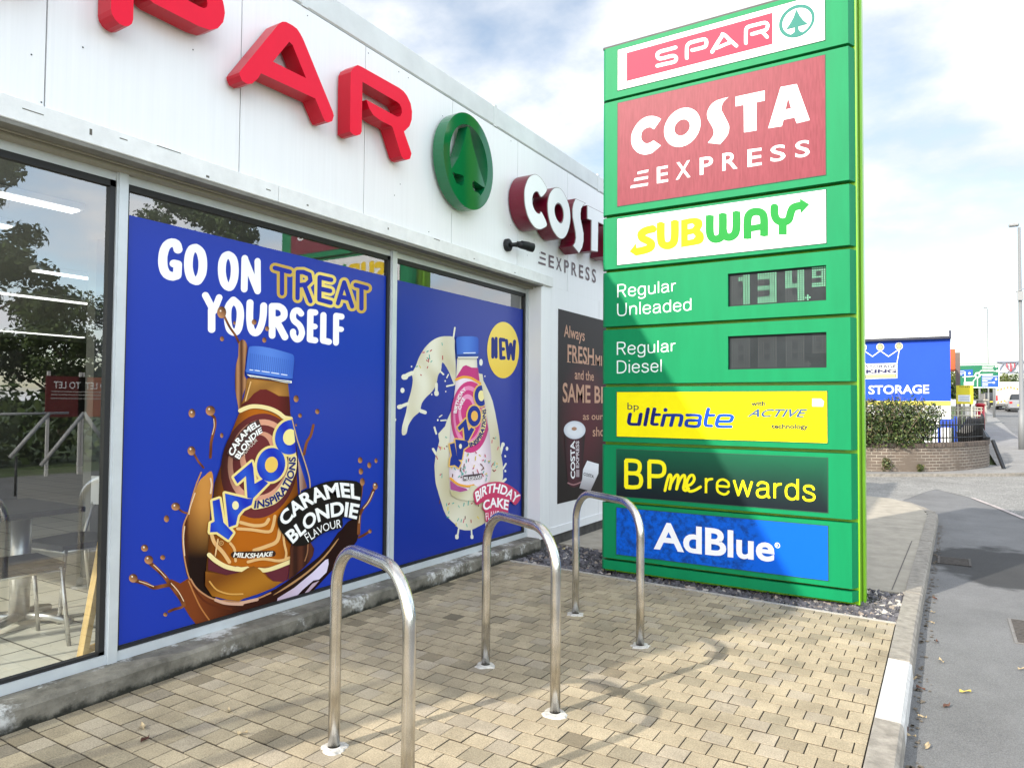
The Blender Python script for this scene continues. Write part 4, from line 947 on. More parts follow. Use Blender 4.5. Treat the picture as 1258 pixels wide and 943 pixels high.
for (ax, ay), (bx, by), lab in (((-2.297, 2.271), (-1.68, 2.03), 'steel hoop cycle stand nearest the camera, before the caramel milkshake poster'), ((-2.282, 3.445), (-1.642, 3.097), 'middle steel hoop cycle stand of the three, with its near foot in the sun'), ((-2.296, 4.637), (-1.651, 4.249), 'steel hoop cycle stand furthest back, in front of the green totem sign')):
    L = math.hypot(bx-ax, by-ay); cs_ = thing('cycle_stand', lab, 'cycle stand', ((ax+bx)/2, (ay+by)/2, 0), math.atan2(by-ay, bx-ax), 'steel hoop cycle stands on the block paving')
    h, rr = .885, .20; pts = [(-L/2, 0, -.02), (-L/2, 0, .3), (-L/2, 0, h-rr)]
    pts += [(-L/2+rr-rr*math.cos(R_(a)), 0, h-rr+rr*math.sin(R_(a))) for a in range(9, 91, 9)]
    pts += [(L/2-rr+rr*math.sin(R_(a)), 0, h-rr+rr*math.cos(R_(a))) for a in range(0, 91, 9)]+[(L/2, 0, .3), (L/2, 0, -.02)]
    mb = MB(); mb.tube(pts, .0255, 24); mb.build('hoop', BR, cs_)
    for sx in (-1, 1):
        random.seed(int(ay*100)+sx); n = 18
        ring = [(sx*L/2+random.uniform(.05, .078)*math.cos(2*math.pi*i/n)*1.0, random.uniform(.05, .076)*math.sin(2*math.pi*i/n)) for i in range(n)]
        inner = [(sx*L/2+.027*math.cos(2*math.pi*i/n), .027*math.sin(2*math.pi*i/n)) for i in range(n)]
        mb = MB(); mb.add([(x, y, -.004) for x, y in ring]+[(sx*L/2+(x-sx*L/2)*.85, y*.85, .004+random.uniform(0, .003)) for x, y in ring]+[(x, y, .009) for x, y in inner], [(k*n+i, k*n+(i+1) % n, (k+1)*n+(i+1) % n, (k+1)*n+i) for k in range(2) for i in range(n)])
        mb.build('footing', MORT, cs_)

# ================================================================== WINDOW POSTERS
PX = XW-.027; sP = surf_x(PX)
VN = attr_mat('poster_vinyl', .45, .2)
def blueA(x, y): 
    return (lin('1a3fae')[0], lin('1a3fae')[1], lin('1a3fae')[2])
def mix(a, b, t):
    t = max(0, min(1, t)); a = lin(a) if isinstance(a, str) else a; b = lin(b) if isinstance(b, str) else b
    return tuple(x+(y-x)*t for x, y in zip(a, b))
BLUE = '1034a6'; CHOC = '3a1a10'; CARA = '9a5a20'
po = thing('milkshake_poster', 'blue window poster of a caramel milkshake bottle in a chocolate splash', 'poster', (0, 0, 0))
mb = MB(); mb.box(PX-.004, PX, 2.172, 4.278, .19, 2.535)
mb.build('vinyl_sheet', pm('blue_vinyl', lin(BLUE), .35, .0, .4), po)
A_ = tile(240, 380, 7.856); B_ = tile(240, 480, 7.856); C_ = tile(150, 580, 7.856); D_ = tile(150, 660, 7.856); E_ = tile(240, 570, 7.856); F_ = tile(290, 640, 7.856); H_ = tile(150, 480, 7.856); I_ = tile(320, 540, 7.856)
# slogan: rounded hand lettering drawn with a thick oval pen
g = tile(180, 270, 7.856); h = tile(310, 310, 7.856); sl = Print(sP, .0008, .0006)
def W(t, pts, rx, ry, layer=0, n=5, sm=True): sl.pen(spline(t(pts), n) if sm and len(pts) > 2 else t(pts), rx/7.856, Wc, layer, ry=ry/7.856)
W(g, [(303, 285), (285, 235), (235, 222), (185, 260), (158, 350), (160, 450), (190, 520), (245, 545), (292, 535)], 45, 42)
W(g, [(262, 422), (300, 430), (296, 530)], 42, 38, 1, sm=False)
W(g, [(475, 270), (520, 310), (542, 400), (535, 510), (500, 582), (470, 590), (430, 560), (405, 470), (408, 360), (435, 285), (475, 270)], 43, 38)
W(g, [(790, 338), (830, 370), (850, 450), (845, 560), (815, 640), (785, 648), (750, 610), (728, 520), (730, 420), (755, 355), (790, 338)], 39, 36)
W(g, [(942, 665), (948, 375)], 33, 36, sm=False); W(g, [(948, 380), (1070, 685)], 32, 34, 1, sm=False); W(g, [(1072, 685), (1070, 402)], 30, 34, 2, sm=False)
W(g, [(568, 728), (648, 880)], 34, 32, sm=False); W(g, [(700, 750), (648, 880)], 32, 32, 1, sm=False); W(h, [(-395, 555), (-395, 745)], 36, 32, 2, sm=False)
W(g, [(838, 775), (890, 830), (905, 920), (885, 1050), (845, 1085), (800, 1050), (782, 950), (790, 840), (838, 775)], 36, 34)
W(g, [(998, 800), (995, 960), (1012, 1060), (1050, 1090), (1090, 1055), (1122, 950), (1130, 830)], 34, 34)
W(h, [(190, 800), (190, 520)], 33, 33, sm=False); W(h, [(195, 520), (260, 525), (302, 565), (300, 620), (255, 650), (195, 660)], 34, 33, 1); W(h, [(225, 650), (312, 815)], 34, 34, 2, sm=False)
W(h, [(470, 590), (440, 560), (405, 570), (390, 615), (405, 660), (455, 705), (478, 770), (460, 825), (425, 838), (395, 800), (392, 765)], 30, 30)
W(h, [(605, 580), (560, 575), (555, 840), (605, 848)], 31, 30, sm=False); W(h, [(560, 710), (600, 715)], 30, 28, 1, sm=False)
W(h, [(685, 605), (682, 850), (738, 862)], 30, 30, sm=False); W(h, [(860, 620), (808, 612), (806, 870)], 29, 30, sm=False); W(h, [(810, 735), (855, 742)], 28, 26, 1, sm=False)
# outlined word: gold line round blue strokes
gold = lambda x, y: mix('c9a64e', 'f7e27a', 1-abs((x-398)/45)) 
T_ = [([(215, 150), (360, 188)],), ([(285, 175), (285, 395)],), ([(435, 440), (438, 190), (490, 190), (550, 215), (560, 270), (520, 310), (440, 318)],), ([(500, 315), (560, 470)],), ([(760, 265), (648, 240), (645, 455), (755, 485)],), ([(650, 350), (750, 372)],), ([(825, 490), (885, 290), (962, 520)],), ([(850, 430), (930, 445)],), ([(995, 315), (1105, 345)],), ([(1052, 340), (1052, 540)],)]
for (pp,) in T_: pass
sl.fill([q for (pp,) in T_ for q in pen(h(pp), 50/7.856, 50/7.856)], gold, 0)
sl.fill([q for (pp,) in T_ for q in pen(h(pp), 21/7.856, 22/7.856)], '2232a0', 1)
sl.build('slogan', VN, po, (1, 0, 0))
# splash of chocolate, then bottle, then flavour badge
sp_ = Print(sP, .0008, .0006)
def drop(t, x, y, rx, ry, L=1):
    cx_, cy_ = t([(x, y)])[0]
    sp_.fill([oval(cx_, cy_, rx/7.856, ry/7.856)], lambda a, b: mix('c98f60', '3f1a0a', .5+(a-cx_)/(rx/7.856)*.3+(cy_-b)/(ry/7.856)*.4), L, grid=1.2)
def arm(t, pts, r, L=0, c0='54260f', c1='8f552c'):
    f = lambda a, b: mix(c0, c1, .5+.35*math.sin(a*.31+b*.17)); sp_.pen(spline(t(pts), 5), r/7.856, f, L)
left = lambda x, y: mix(mix('8a4e1c', 'c98a40', (x-225)/22), '1c0a06', ((y-622)/62)) if x > 231+max(0, (600-y))*.2 else mix('5e2e14', '3c1808', (y-600)/90)
sp_.fill([C_(spline([(862, -10), (800, 30), (740, 90), (690, 220), (640, 380), (600, 480), (582, 600), (585, 760), (612, 943), (640, 1020), (720, 1110), (800, 1180), (900, 1220), (900, 900), (835, 760), (850, 400), (880, 120)], 3, True))], left, 0, grid=3.5)
bowl_r = lambda x, y: mix(mix('7c3c18', '3c180c', (x-238)/55), '220a06', (x-300)/60)
sp_.fill([D_([(470, 400), (560, 440), (640, 390), (665, 405), (720, 485), (830, 565), (1000, 612), (1150, 612), (1257, 590)])+F_([(200, 735), (380, 650), (500, 572), (650, 460), (800, 340), (900, 230), (980, 110)])+I_([(775, 870), (840, 790), (905, 755), (940, 765), (948, 900)])+F_([(1190, 100), (1165, 190), (1100, 280), (1000, 400), (900, 500), (800, 610), (700, 713), (530, 775), (0, 940)])+D_([(735, 863), (650, 760), (590, 660), (520, 560), (430, 440)])], bowl_r, 1, grid=4)
wl = lambda x, y: mix('c9b3c4', 'e3d6ee', (x-350)/40)
sp_.fill([F_([(385, 800), (400, 740), (560, 640), (740, 490), (860, 372), (888, 362), (892, 410), (872, 490), (800, 560), (745, 570), (640, 660), (535, 772)])], wl, 2, grid=4); sp_.fill([F_([(592, 752), (640, 715), (735, 600), (800, 572), (760, 620), (690, 690), (630, 745)])], 'bfa6b4', 2)
sp_.fill([F_(spline([(350, 715), (500, 612), (680, 485), (850, 330), (970, 180), (978, 186), (858, 345), (690, 500), (510, 628)], 3, True))], 'b98a5c', 3)
sp_.pen(spline(D_([(660, 400), (720, 490), (830, 570), (930, 605)])+F_([(-100, 765), (60, 775), (200, 745), (330, 690)]), 5), 1.0, 'c08a60', 3); sp_.pen(spline(D_([(900, 600), (1000, 632), (1150, 640)])+F_([(40, 790), (200, 752)]), 5), 1.9, 'd9ab90', 4)
sp_.pen(spline(D_([(640, 420), (700, 560), (760, 680), (850, 810)]), 4), .9, 'b9763e', 3); sp_.pen(spline(D_([(690, 480), (780, 600), (900, 660), (1050, 690)]), 4), 1.2, '5f2a12', 3)
sp_.pen(spline(C_([(760, 0), (715, 110), (672, 250), (640, 380), (592, 500), (582, 620), (592, 780), (622, 943), (650, 1030)]), 4), .9, 'c08a5a', 4)
sp_.fill([A_(spline([(415, 330), (440, 292), (475, 300), (502, 360), (490, 450), (478, 560), (472, 640), (498, 680), (488, 740), (455, 830), (442, 943)], 2)+[(440, 1000), (418, 990)]+spline([(405, 900), (383, 780), (382, 620), (392, 530), (412, 450)], 2))], lambda x, y: mix('4a2416', 'b9855a', .5+.5*math.sin((x-290)*.75)), 2, grid=1.6)
arm(A_, [(280, 70), (330, 170), (385, 250), (425, 335)], 11, 1); drop(A_, 252, 28, 44, 58, 2)
for x, y, a, b in ((255, 283, 20, 24), (565, 122, 24, 27), (690, 185, 20, 24), (663, 295, 20, 26), (375, 130, 12, 18)): drop(A_, x, y, a, b, 3)
arm(H_, [(860, 230), (890, 262), (895, 330), (875, 420), (858, 500), (855, 570), (850, 640)], 14, 1); drop(H_, 850, 190, 46, 48, 2); drop(H_, 672, 215, 33, 43, 2); drop(H_, 960, 428, 16, 24, 2); drop(H_, 668, 577, 38, 44, 2); arm(H_, [(695, 610), (735, 680), (785, 740)], 10, 1)
drop(C_, 515, 328, 42, 38, 2); arm(C_, [(545, 350), (580, 378), (622, 392)], 9, 1); drop(C_, 427, 446, 25, 33, 2)
for x, y, a in ((215, 100, 34), (390, 190, 24), (105, 390, 42), (255, 213, 42), (415, 740, 20)): drop(D_, x, y, a, a, 3)
arm(D_, [(130, 415), (220, 440), (300, 480), (380, 468), (450, 455)], 19, 2); arm(D_, [(275, 250), (350, 315), (410, 375), (450, 430), (540, 540), (590, 640)], 20, 2); arm(D_, [(450, 712), (500, 690), (560, 675), (600, 650)], 13, 2)
arm(I_, [(1092, 480), (1045, 590), (985, 665), (960, 720), (950, 800), (946, 905)], 15, 2); drop(I_, 1106, 445, 24, 35, 3); arm(I_, [(978, 440), (968, 540), (955, 610)], 11, 1); drop(I_, 981, 405, 23, 38, 3); arm(I_, [(1050, 882), (1000, 915), (950, 940)], 12, 2)
for x, y, a, b in ((960, 195, 22, 29), (1048, 243, 19, 29), (1113, 200, 15, 23), (967, 303, 21, 31), (1055, 880, 17, 20)): drop(I_, x, y, a, b, 3)
arm(B_, [(1138, 330), (1112, 430), (1072, 500), (1048, 610)], 13, 1); 
for x, y, a, b in ((970, 75, 25, 33), (1175, 198, 21, 25), (1008, 237, 18, 21), (970, 328, 9, 13)): drop(B_, x, y, a, b, 3)
HL = 'e8c8a4'
for t_x, pts, w_ in ((D_, [(160, 420), (230, 442), (300, 470)], .55), (D_, [(300, 262), (360, 318), (420, 385)], .55), (D_, [(470, 440), (540, 520), (590, 610)], .6), (C_, [(700, 200), (655, 330), (640, 400)], .7), (C_, [(600, 520), (588, 640), (600, 800)], .7), (H_, [(880, 270), (885, 340), (866, 420)], .5), (I_, [(1085, 500), (1040, 595), (990, 660)], .6), (I_, [(955, 730), (948, 800)], .5), (C_, [(850, 60), (860, 120), (850, 200)], 1.1)): sp_.pen(spline(t_x(pts), 4), w_, HL, 5)
for t_x, x_h, y_h in ((H_, 835, 175), (H_, 665, 205), (H_, 655, 560), (D_, 92, 375), (D_, 240, 198), (D_, 205, 92), (C_, 500, 318), (A_, 238, 15), (I_, 1098, 432)): sp_.fill([oval(*t_x([(x_h, y_h)])[0], 1.1, 1.3, 0, 10)], 'f4e2cc', 6)
sp_.build('splash_picture', VN, po, (1, 0, 0))
bt = Print(sP, .0040, .0006)
body = A_([(503, 655), (470, 830), (440, 905)])+B_([(418, 215), (330, 430), (240, 720), (180, 890)])+C_([(845, 470), (822, 760)])+D_([(795, 460), (860, 560), (1000, 592), (1120, 605)])+F_([(60, 742), (200, 695), (350, 625), (445, 590)])+F_([(490, 560), (520, 400), (520, 260)])+E_([(985, 560), (990, 300), (968, 0)])+B_([(962, 560), (935, 340), (912, 205)])+A_([(910, 940), (905, 850), (885, 705)])
def shade(c0, x, y):
    l = 300-(y-460)*.19 if y < 720 else 252; r = 355+(y-470)*.05; u = (x-l)/(r-l); return mix(c0, '1e0c04', max(0, abs(u-.5)*2-.45)*1.15)
bt.fill([body], lambda x, y: shade('9c5a1e', x, y), 0, grid=5)
bt.fill([A_([(497, 665), (890, 712), (903, 838), (800, 832), (740, 798), (680, 768), (620, 770), (560, 808), (500, 878), (452, 905), (468, 830)])], lambda x, y: mix(shade('c48a40', x, y), '9a6a30', .5+.5*math.sin(x*.08+y*.16)), 1, grid=4)
bt.fill([A_([(440, 918), (500, 882), (560, 812), (620, 774), (680, 771), (740, 801), (800, 836), (904, 842), (910, 940)])+B_([(912, 255), (850, 232), (760, 168), (650, 132), (540, 132), (437, 150)])], lambda x, y: shade('6a2020', x, y), 1, grid=4)
# label: swirl rings, orange caramel pattern
bt.fill([B_([(415, 215), (520, 175), (640, 180), (770, 230), (840, 275), (915, 282)])+B_([(960, 560)])+E_([(985, 300), (990, 560)])+F_([(520, 260), (520, 365), (350, 430), (200, 440), (80, 440), (0, 430)])+D_([(1000, 270), (900, 210), (835, 150)])+C_([(822, 760), (845, 470)])+B_([(180, 890), (240, 720), (330, 430)])], lambda x, y: shade('b86410', x, y), 2, grid=5)
def ring(cx_, cy_, rx, ry, col, L): bt.fill([[(min(a, 367.0-(570-b)*.10 if b < 570 else 366), b) for a, b in oval(cx_, cy_, rx, ry, -.12, 44)]], lambda x, y: shade(col, x, y), L, grid=5)
for cx_, cy_, rx, ry, c_ in ((318, 572, 47.5, 64, '6e2c2e'), (319, 567, 40, 52, 'e0a184'), (319, 565, 34, 43, '6e2c2e'), (318, 560, 24, 30, 'd99a7c'), (316, 556, 16, 22, '6e2c2e')):
    ring(cx_, cy_, rx, ry, c_, 3); bt.base += .0002
for pts, r in (([(430, 560), (560, 590), (660, 580), (700, 530)], 16), ([(400, 620), (540, 630), (700, 650), (740, 600), (760, 500)], 15), ([(560, 830), (680, 790), (780, 740), (810, 620), (820, 560)], 18), ([(840, 640), (850, 760), (870, 850), (860, 920)], 11), ([(150, 680), (180, 760), (260, 850), (320, 940)], 18), ([(330, 760), (370, 820), (380, 930)], 13), ([(500, 940), (640, 910), (800, 930), (900, 900)], 14)):
    bt.pen(spline(E_(pts), 4), r/7.856, 'e8b878', 4); bt.base += .00008
CRM = 'f4e0a0'
bt.pen(spline(B_([(424, 190), (520, 152), (620, 152), (720, 175), (800, 215), (850, 255), (912, 268)]), 4), 2.6, CRM, 5)
bt.pen(spline(D_([(832, 165), (900, 225), (1000, 280), (1120, 305), (1190, 300)]), 4), 2.8, CRM, 5); bt.pen(spline(F_([(0, 455), (60, 465), (100, 455)]), 3), 2.8, CRM, 5); bt.pen(spline(F_([(215, 465), (280, 470), (370, 445), (515, 388)]), 4), 2.6, CRM, 5)
bt.fill([D_([(825, 200), (900, 262), (1000, 305), (1130, 332), (1000, 360), (820, 312)])], '5e2630', 5); bt.fill([F_([(270, 492), (370, 470), (512, 412), (490, 560), (440, 585), (350, 575), (300, 530)])], '642832', 5)
bt.fill([D_([(795, 325), (1000, 362), (1130, 338), (1190, 300)])+F_([(100, 450), (160, 430), (225, 465), (290, 540), (350, 577), (440, 582), (350, 640), (200, 700), (60, 745)])+D_([(1120, 610), (1000, 595), (860, 562), (795, 465)])], lambda x, y: mix('b0721f', '7a4412', .5+.5*math.sin(x*.05+y*.09)), 6, grid=4)
for pts in ([(300, 840)],): pass
Yl = [C_([(862, 275), (930, 252), (968, 480), (1062, 580), (1015, 648), (905, 572), (838, 575), (845, 490), (882, 470)])]; Al = [E_([(275, 280), (490, 330), (548, 330), (532, 390), (450, 432), (402, 490), (382, 580), (310, 606)])]; Zl = [B_([(360, 830), (535, 682), (549, 740), (562, 893), (640, 848), (692, 887), (545, 1037), (492, 1030), (478, 820), (395, 892)])]
clamp = lambda P: [(min(a, 352+(b-480)*.108+2.3), b) for a, b in P]
O1 = oval(240+720/7.856, 480+710/7.856, 137/7.856, 162/7.856, -.1, 36); O2 = clamp(oval(240+905/7.856, 480+445/7.856, 148/7.856, 166/7.856, -.1, 36))
outl = []
for P in Yl+Al+Zl+[O1, O2]: outl += [P]+[q for i in range(len(P)) for q in pen([P[i], P[(i+1) % len(P)]], 3.0, n=10)]
bt.fill([clamp(q) for q in outl], 'f3dc8c', 7)
BL = lambda x, y: mix('1b2fb4', '2a55c8', .5+.5*math.sin(x*.2-y*.1))
for P in Yl+Al+Zl: bt.fill([P], BL, 8, grid=4)
bt.fill([O1], BL, 9, grid=4); bt.fill([O2], BL, 10, grid=4)
bt.fill([oval(240+722/7.856, 480+710/7.856, 63/7.856, 77/7.856, -.1)], 'f2c860', 11); bt.fill([clamp(oval(240+900/7.856, 480+445/7.856, 66/7.856, 78/7.856, -.1))], 'f6e696', 11); bt.fill([oval(240+375/7.856, 570+395/7.856, 32/7.856, 42/7.856)], 'f5e8b0', 11)
bt.pen(spline(E_([(565, 395), (650, 378), (740, 345), (815, 275), (880, 160), (925, 50)])+B_([(930, 640)]), 4), 5.2, 'f3e0a2', 6)
bt.text('INSPIRATIONS', E_([(552, 425), (640, 415), (750, 375), (850, 290), (915, 180), (950, 60)])+B_([(958, 632)]), E_([(565, 350), (640, 338), (720, 310), (790, 250), (845, 155), (888, 40)])+B_([(890, 640)]), '1a2470', 12, bold=.03)
def on_label(w, b, c, L): bt.text(w, b, c, 'fbfaf5', L, bold=.035)
bt.fill([B_([(290, 600), (360, 480), (430, 390), (510, 310), (600, 275), (640, 390), (560, 450), (520, 520), (470, 600), (400, 670), (370, 660), (340, 640)])], '4a3230', 11)
on_label('CARAMEL', B_([(352, 632), (400, 540), (470, 445), (540, 380), (612, 335)]), B_([(302, 600), (350, 500), (430, 405), (505, 335), (592, 285)]), 12)
on_label('BLONDIE', B_([(412, 660), (460, 585), (530, 495), (585, 435), (636, 400)]), B_([(365, 632), (420, 545), (490, 455), (555, 395), (622, 347)]), 12)
bt.text('FLAVOUR', B_([(465, 620), (510, 560), (550, 520), (588, 482)]), B_([(442, 598), (485, 540), (530, 492), (578, 455)]), 'e9dccc', 12)
bt.pen(E_([(360, 870), (735, 858)]), 3.7, '3a2418', 11); bt.text('MILKSHAKE', E_([(352, 892), (540, 902), (728, 882)]), E_([(365, 845), (545, 855), (738, 838)]), 'fbf6ea', 12, bold=.03)
bt.fill([oval(240+238/7.856, 570+757/7.856, 2.9)], 'd8b070', 11, holes=[oval(240+238/7.856, 570+757/7.856, 2.2)]); bt.text('R', E_([(230, 767), (247, 767)]), E_([(230, 748), (247, 748)]), 'd8b070', 11)
# strip of chocolate right of the bottle
bt.fill([B_([(905, 255), (935, 330), (975, 560), (998, 780), (1010, 943)])+E_([(1000, 300), (1110, 240), (1100, 180)])+B_([(1095, 800), (1020, 590), (960, 430)])], lambda x, y: mix('5a3620', '1e120c', .5+.5*math.sin(x*.9-y*.12)), 13, grid=2.5)
bt.pen(spline(B_([(920, 270), (970, 470), (1035, 660), (1085, 830), (1095, 940)]), 4), .7, 'c9a878', 14); bt.fill([B_([(975, 640), (1000, 720), (1065, 930), (1005, 960)])+E_([(1000, 330)])], lambda x, y: mix('c8a898', '7a5244', (x-364)/8), 14, grid=2)
bt.fill([F_([(515, 250), (560, 180), (700, 190), (742, 262), (730, 330), (690, 395), (640, 445), (560, 515), (488, 565), (500, 480)])], lambda x, y: mix('2e160f', '5a3020', .5+.5*math.sin(x*.5)), 13, grid=3); bt.pen(spline(F_([(680, 220), (675, 300), (650, 380)]), 3), .7, '9a6a4a', 14)
# cap and neck ring
capc = lambda x, y: mix('5a86dc', '3560c0', abs((x-328)/32)**1.5)
bt.fill([A_(spline([(500, 372), (520, 358), (560, 354), (640, 360), (760, 385), (900, 425), (930, 440), (940, 470), (935, 540), (925, 640), (915, 668), (800, 655), (640, 630), (480, 608), (476, 570), (488, 460)], 2, True))], capc, 15, grid=4)
for k in range(22):
    u = k/21; x0 = 515+u*405; bt.pen(A_([(x0+2, 425+u*70), (x0-8, 570+u*55)]), .32, '3c63bd', 16)
for a in ((510, 583, 540, 586), (560, 588, 605, 594), (628, 597, 698, 607), (720, 610, 790, 621), (815, 626, 870, 634)): bt.pen(A_([a[:2], a[2:]]), .55, 'e6eefc', 16)
bt.fill([A_([(472, 606), (640, 630), (800, 655), (922, 672), (918, 688), (790, 672), (640, 648), (472, 622)])], '1a3f9c', 16)
bt.fill([A_([(478, 626), (640, 650), (790, 675), (916, 690), (914, 712), (860, 708), (700, 676), (520, 654)])], 'f0efe8', 16); bt.pen(A_([(520, 648), (700, 672), (900, 702)]), .4, '55585c', 17)
bt.fill([C_(spline([(905, 640), (890, 720), (880, 800), (890, 800), (905, 720), (918, 650)], 3, True))], 'e8c088', 14)
bt.pen(spline(A_([(520, 700), (492, 800), (470, 880)]), 4), .8, 'e6b878', 14); bt.pen(spline(D_([(830, 420), (900, 500), (1020, 540), (1150, 540)]), 4), 1.0, 'd8a050', 14)
bt.build('bottle_picture', VN, po, (1, 0, 0))
bd = Print(sP, .0158, .0006)
bd.fill([I_(spline([(150, 760), (190, 690), (280, 590), (390, 495), (470, 460), (540, 430), (650, 398), (800, 388), (950, 420), (955, 590), (930, 765), (880, 765), (780, 745), (775, 840), (660, 872), (560, 915), (440, 1005), (300, 1015), (205, 910), (160, 840)], 3, True))], '17120f', 0)
WB = 'fbfbf8'
bd.text('CARAMEL', I_([(225, 838), (300, 755), (430, 655), (570, 590), (760, 552), (946, 580)]), I_([(148, 745), (270, 610), (395, 508), (560, 445), (750, 410), (948, 435)]), WB, 1, bold=.034)
bd.text('BLONDIE', I_([(298, 1000), (395, 910), (500, 822), (610, 765), (760, 735), (912, 765)]), I_([(218, 900), (345, 790), (455, 695), (600, 628), (760, 594), (946, 622)]), WB, 1, bold=.034)
bd.text('FLAVOUR', I_([(445, 985), (560, 905), (660, 862), (765, 842)]), I_([(402, 912), (520, 846), (620, 800), (762, 760)]), WB, 1, bold=0)
bd.build('flavour_badge', VN, po, (1, 0, 0))

# ------------------------------------------------------------------ second poster
p2 = thing('birthday_milkshake_poster', 'blue window poster of a pink birthday cake milkshake bottle with a yellow disc', 'poster', (0, 0, 0))
mb = MB(); mb.box(PX-.004, PX, 4.39, 6.434, .19, 2.525); mb.build('vinyl_sheet', pm('deep_blue_vinyl', lin('0a2b92'), .35, .0, .4), p2)
G_ = tile(480, 390, 7.858); H_ = tile(530, 400, 7.858); I_ = tile(530, 470, 7.858); J_ = tile(530, 560, 7.858)
s2 = Print(sP, .0008, .0006); CR = lambda x, y: mix('e6e2cf', 'cbc1a0', .45+.3*math.sin(x*.21-y*.06+1.1*math.sin(y*.09))+.25*math.sin(x*.11+y*.05))
def pack(t, pts, r=None, L=1, c='e6e2cf'): s2.pen(spline(t(pts), 4), r/7.858, c, L)
s2.fill([G_(spline([(612, 195), (540, 180), (470, 188), (400, 222), (330, 290), (275, 380), (240, 470), (205, 540), (213, 600), (200, 690), (182, 760), (160, 830), (148, 910), (110, 1050), (110, 1130), (150, 1120), (170, 1040), (220, 960), (280, 905), (298, 830), (340, 770), (400, 712), (440, 640), (456, 560), (485, 510), (500, 430), (560, 520), (592, 600), (622, 650), (628, 500), (618, 300)], 3, True))], CR, 0, grid=3)
for t, pts, r in ((G_, [(135, 572), (165, 552), (205, 535)], 20), (G_, [(128, 573), (140, 572)], 27), (G_, [(85, 862), (120, 848), (160, 832)], 16), (G_, [(80, 862), (95, 858)], 21), (G_, [(440, 640), (440, 730)], 13), (G_, [(440, 725), (441, 735)], 22), (G_, [(330, 915), (290, 900)], 18), (G_, [(605, 190), (612, 140), (618, 98)], 8), (G_, [(480, 520), (508, 548)], 8), (G_, [(540, 662), (605, 648)], 8), (G_, [(540, 580), (555, 550)], 6)): pack(t, pts, r)
for t, x, y, a, b in ((G_, 112, 702, 20, 26), (G_, 870, 432, 17, 33), (G_, 200, 472, 7, 9), (G_, 525, 612, 7, 9), (G_, 530, 713, 6, 8), (G_, 395, 742, 6, 8), (G_, 40, 985, 12, 16), (I_, 60, 360, 8, 10), (I_, 728, 635, 13, 20), (I_, 710, 705, 7, 9), (I_, 712, 850, 9, 12), (H_, 515, 487, 5, 7), (J_, 712, 3, 8, 9), (J_, 713, 145, 8, 11)): s2.fill([oval(*t([(x, y)])[0], a/7.858, b/7.858, 0, 14)], 'e8e6da', 1)
for t, pts, r in ((I_, [(90, 365), (140, 360)], 7), (I_, [(28, 430), (45, 490)], 9), (I_, [(15, 640), (45, 690)], 12), (I_, [(75, 330), (100, 312)], 5), (I_, [(685, 600), (665, 680)], 13), (I_, [(690, 590), (690, 600)], 16), (I_, [(718, 780), (690, 830)], 8), (J_, [(714, 222), (690, 245)], 12), (J_, [(262, 700), (248, 790)], 8), (J_, [(245, 770), (245, 785)], 17), (J_, [(385, 710), (390, 790)], 7), (J_, [(390, 770), (390, 785)], 14), (J_, [(530, 640), (530, 690)], 10)): pack(t, pts, r)
loop = I_([(190, 270), (130, 420), (65, 490), (75, 560), (45, 680), (28, 800), (38, 943)])+J_([(28, 160), (40, 260), (62, 340), (95, 450), (140, 570), (230, 660), (275, 705), (370, 715), (450, 680), (520, 640), (600, 560), (650, 400), (690, 200), (685, 60)])+I_([(690, 800), (665, 650), (655, 520), (632, 380), (590, 180), (540, 60)])+H_([(500, 530), (455, 460)])
s2.fill([spline(loop, 2, True)], lambda x, y: mix('e2dcc6', 'c6bb98', .4+.3*math.sin(x*.13+y*.04)+.3*math.sin(y*.06-x*.05)) , 1, grid=3)
random.seed(5); SPK = ['b0303c', '5aa89c', 'c8506a', '6a3a2c', 'd8c048', '78b4a0']
def sprinkle(t, n, box, test, L):
    k = 0
    while k < n:
        x, y = random.uniform(box[0], box[2]), random.uniform(box[1], box[3])
        if not test(x, y): continue
        a = random.uniform(0, 3.14); l = random.uniform(8, 20); s2.pen(t([(x-l*math.cos(a)*.5, y-l*math.sin(a)), (x+l*math.cos(a)*.5, y+l*math.sin(a))]), .55, random.choice(SPK), L, n_=0) if False else s2.fill([hull(oval(*t([(x-l*math.cos(a)*.5, y-l*math.sin(a))])[0], .55, .7, 0, 6)+oval(*t([(x+l*math.cos(a)*.5, y+l*math.sin(a))])[0], .55, .7, 0, 6))], random.choice(SPK), L); k += 1
sprinkle(G_, 14, (240, 220, 600, 760), lambda x, y: x > 250+(y-400)*-.2 and y < 900-x and x+y > 560, 2)
sprinkle(J_, 26, (60, 330, 600, 690), lambda x, y: ((x-330)/270)**2+((y-330)/370)**2 < 1 and y > 420+.0*x, 2)
sprinkle(I_, 9, (50, 520, 150, 900), lambda x, y: True, 2); sprinkle(I_, 12, (570, 260, 660, 900), lambda x, y: x < 580+(y-200)*.12 or y > 600, 2)
s2.build('splash_picture', VN, p2, (1, 0, 0))
b2 = Print(sP, .0035, .0008); s2 = b2
def sh2(c, x, y):
    l = 560-(y-440)*.055; l = max(l, 552); r = 586+(y-440)*.11; u = (x-l)/(min(r, 603)-l); return mix(c, '6a4458', max(0, abs(u-.5)*2-.6)*.7)
bo = H_([(245, 312), (435, 312), (440, 400), (458, 470), (470, 560)])+I_([(478, 40), (508, 150), (540, 350), (562, 520), (576, 720), (575, 820)])+J_([(578, 120), (562, 230), (500, 300), (420, 420), (330, 425), (255, 415), (188, 380), (174, 300), (170, 200)])+I_([(168, 860), (168, 700), (175, 520), (185, 400), (205, 200), (225, 60)])+H_([(235, 500), (240, 400)])
b2.fill([bo], lambda x, y: sh2('f4e4ec', x, y), 0, grid=3)
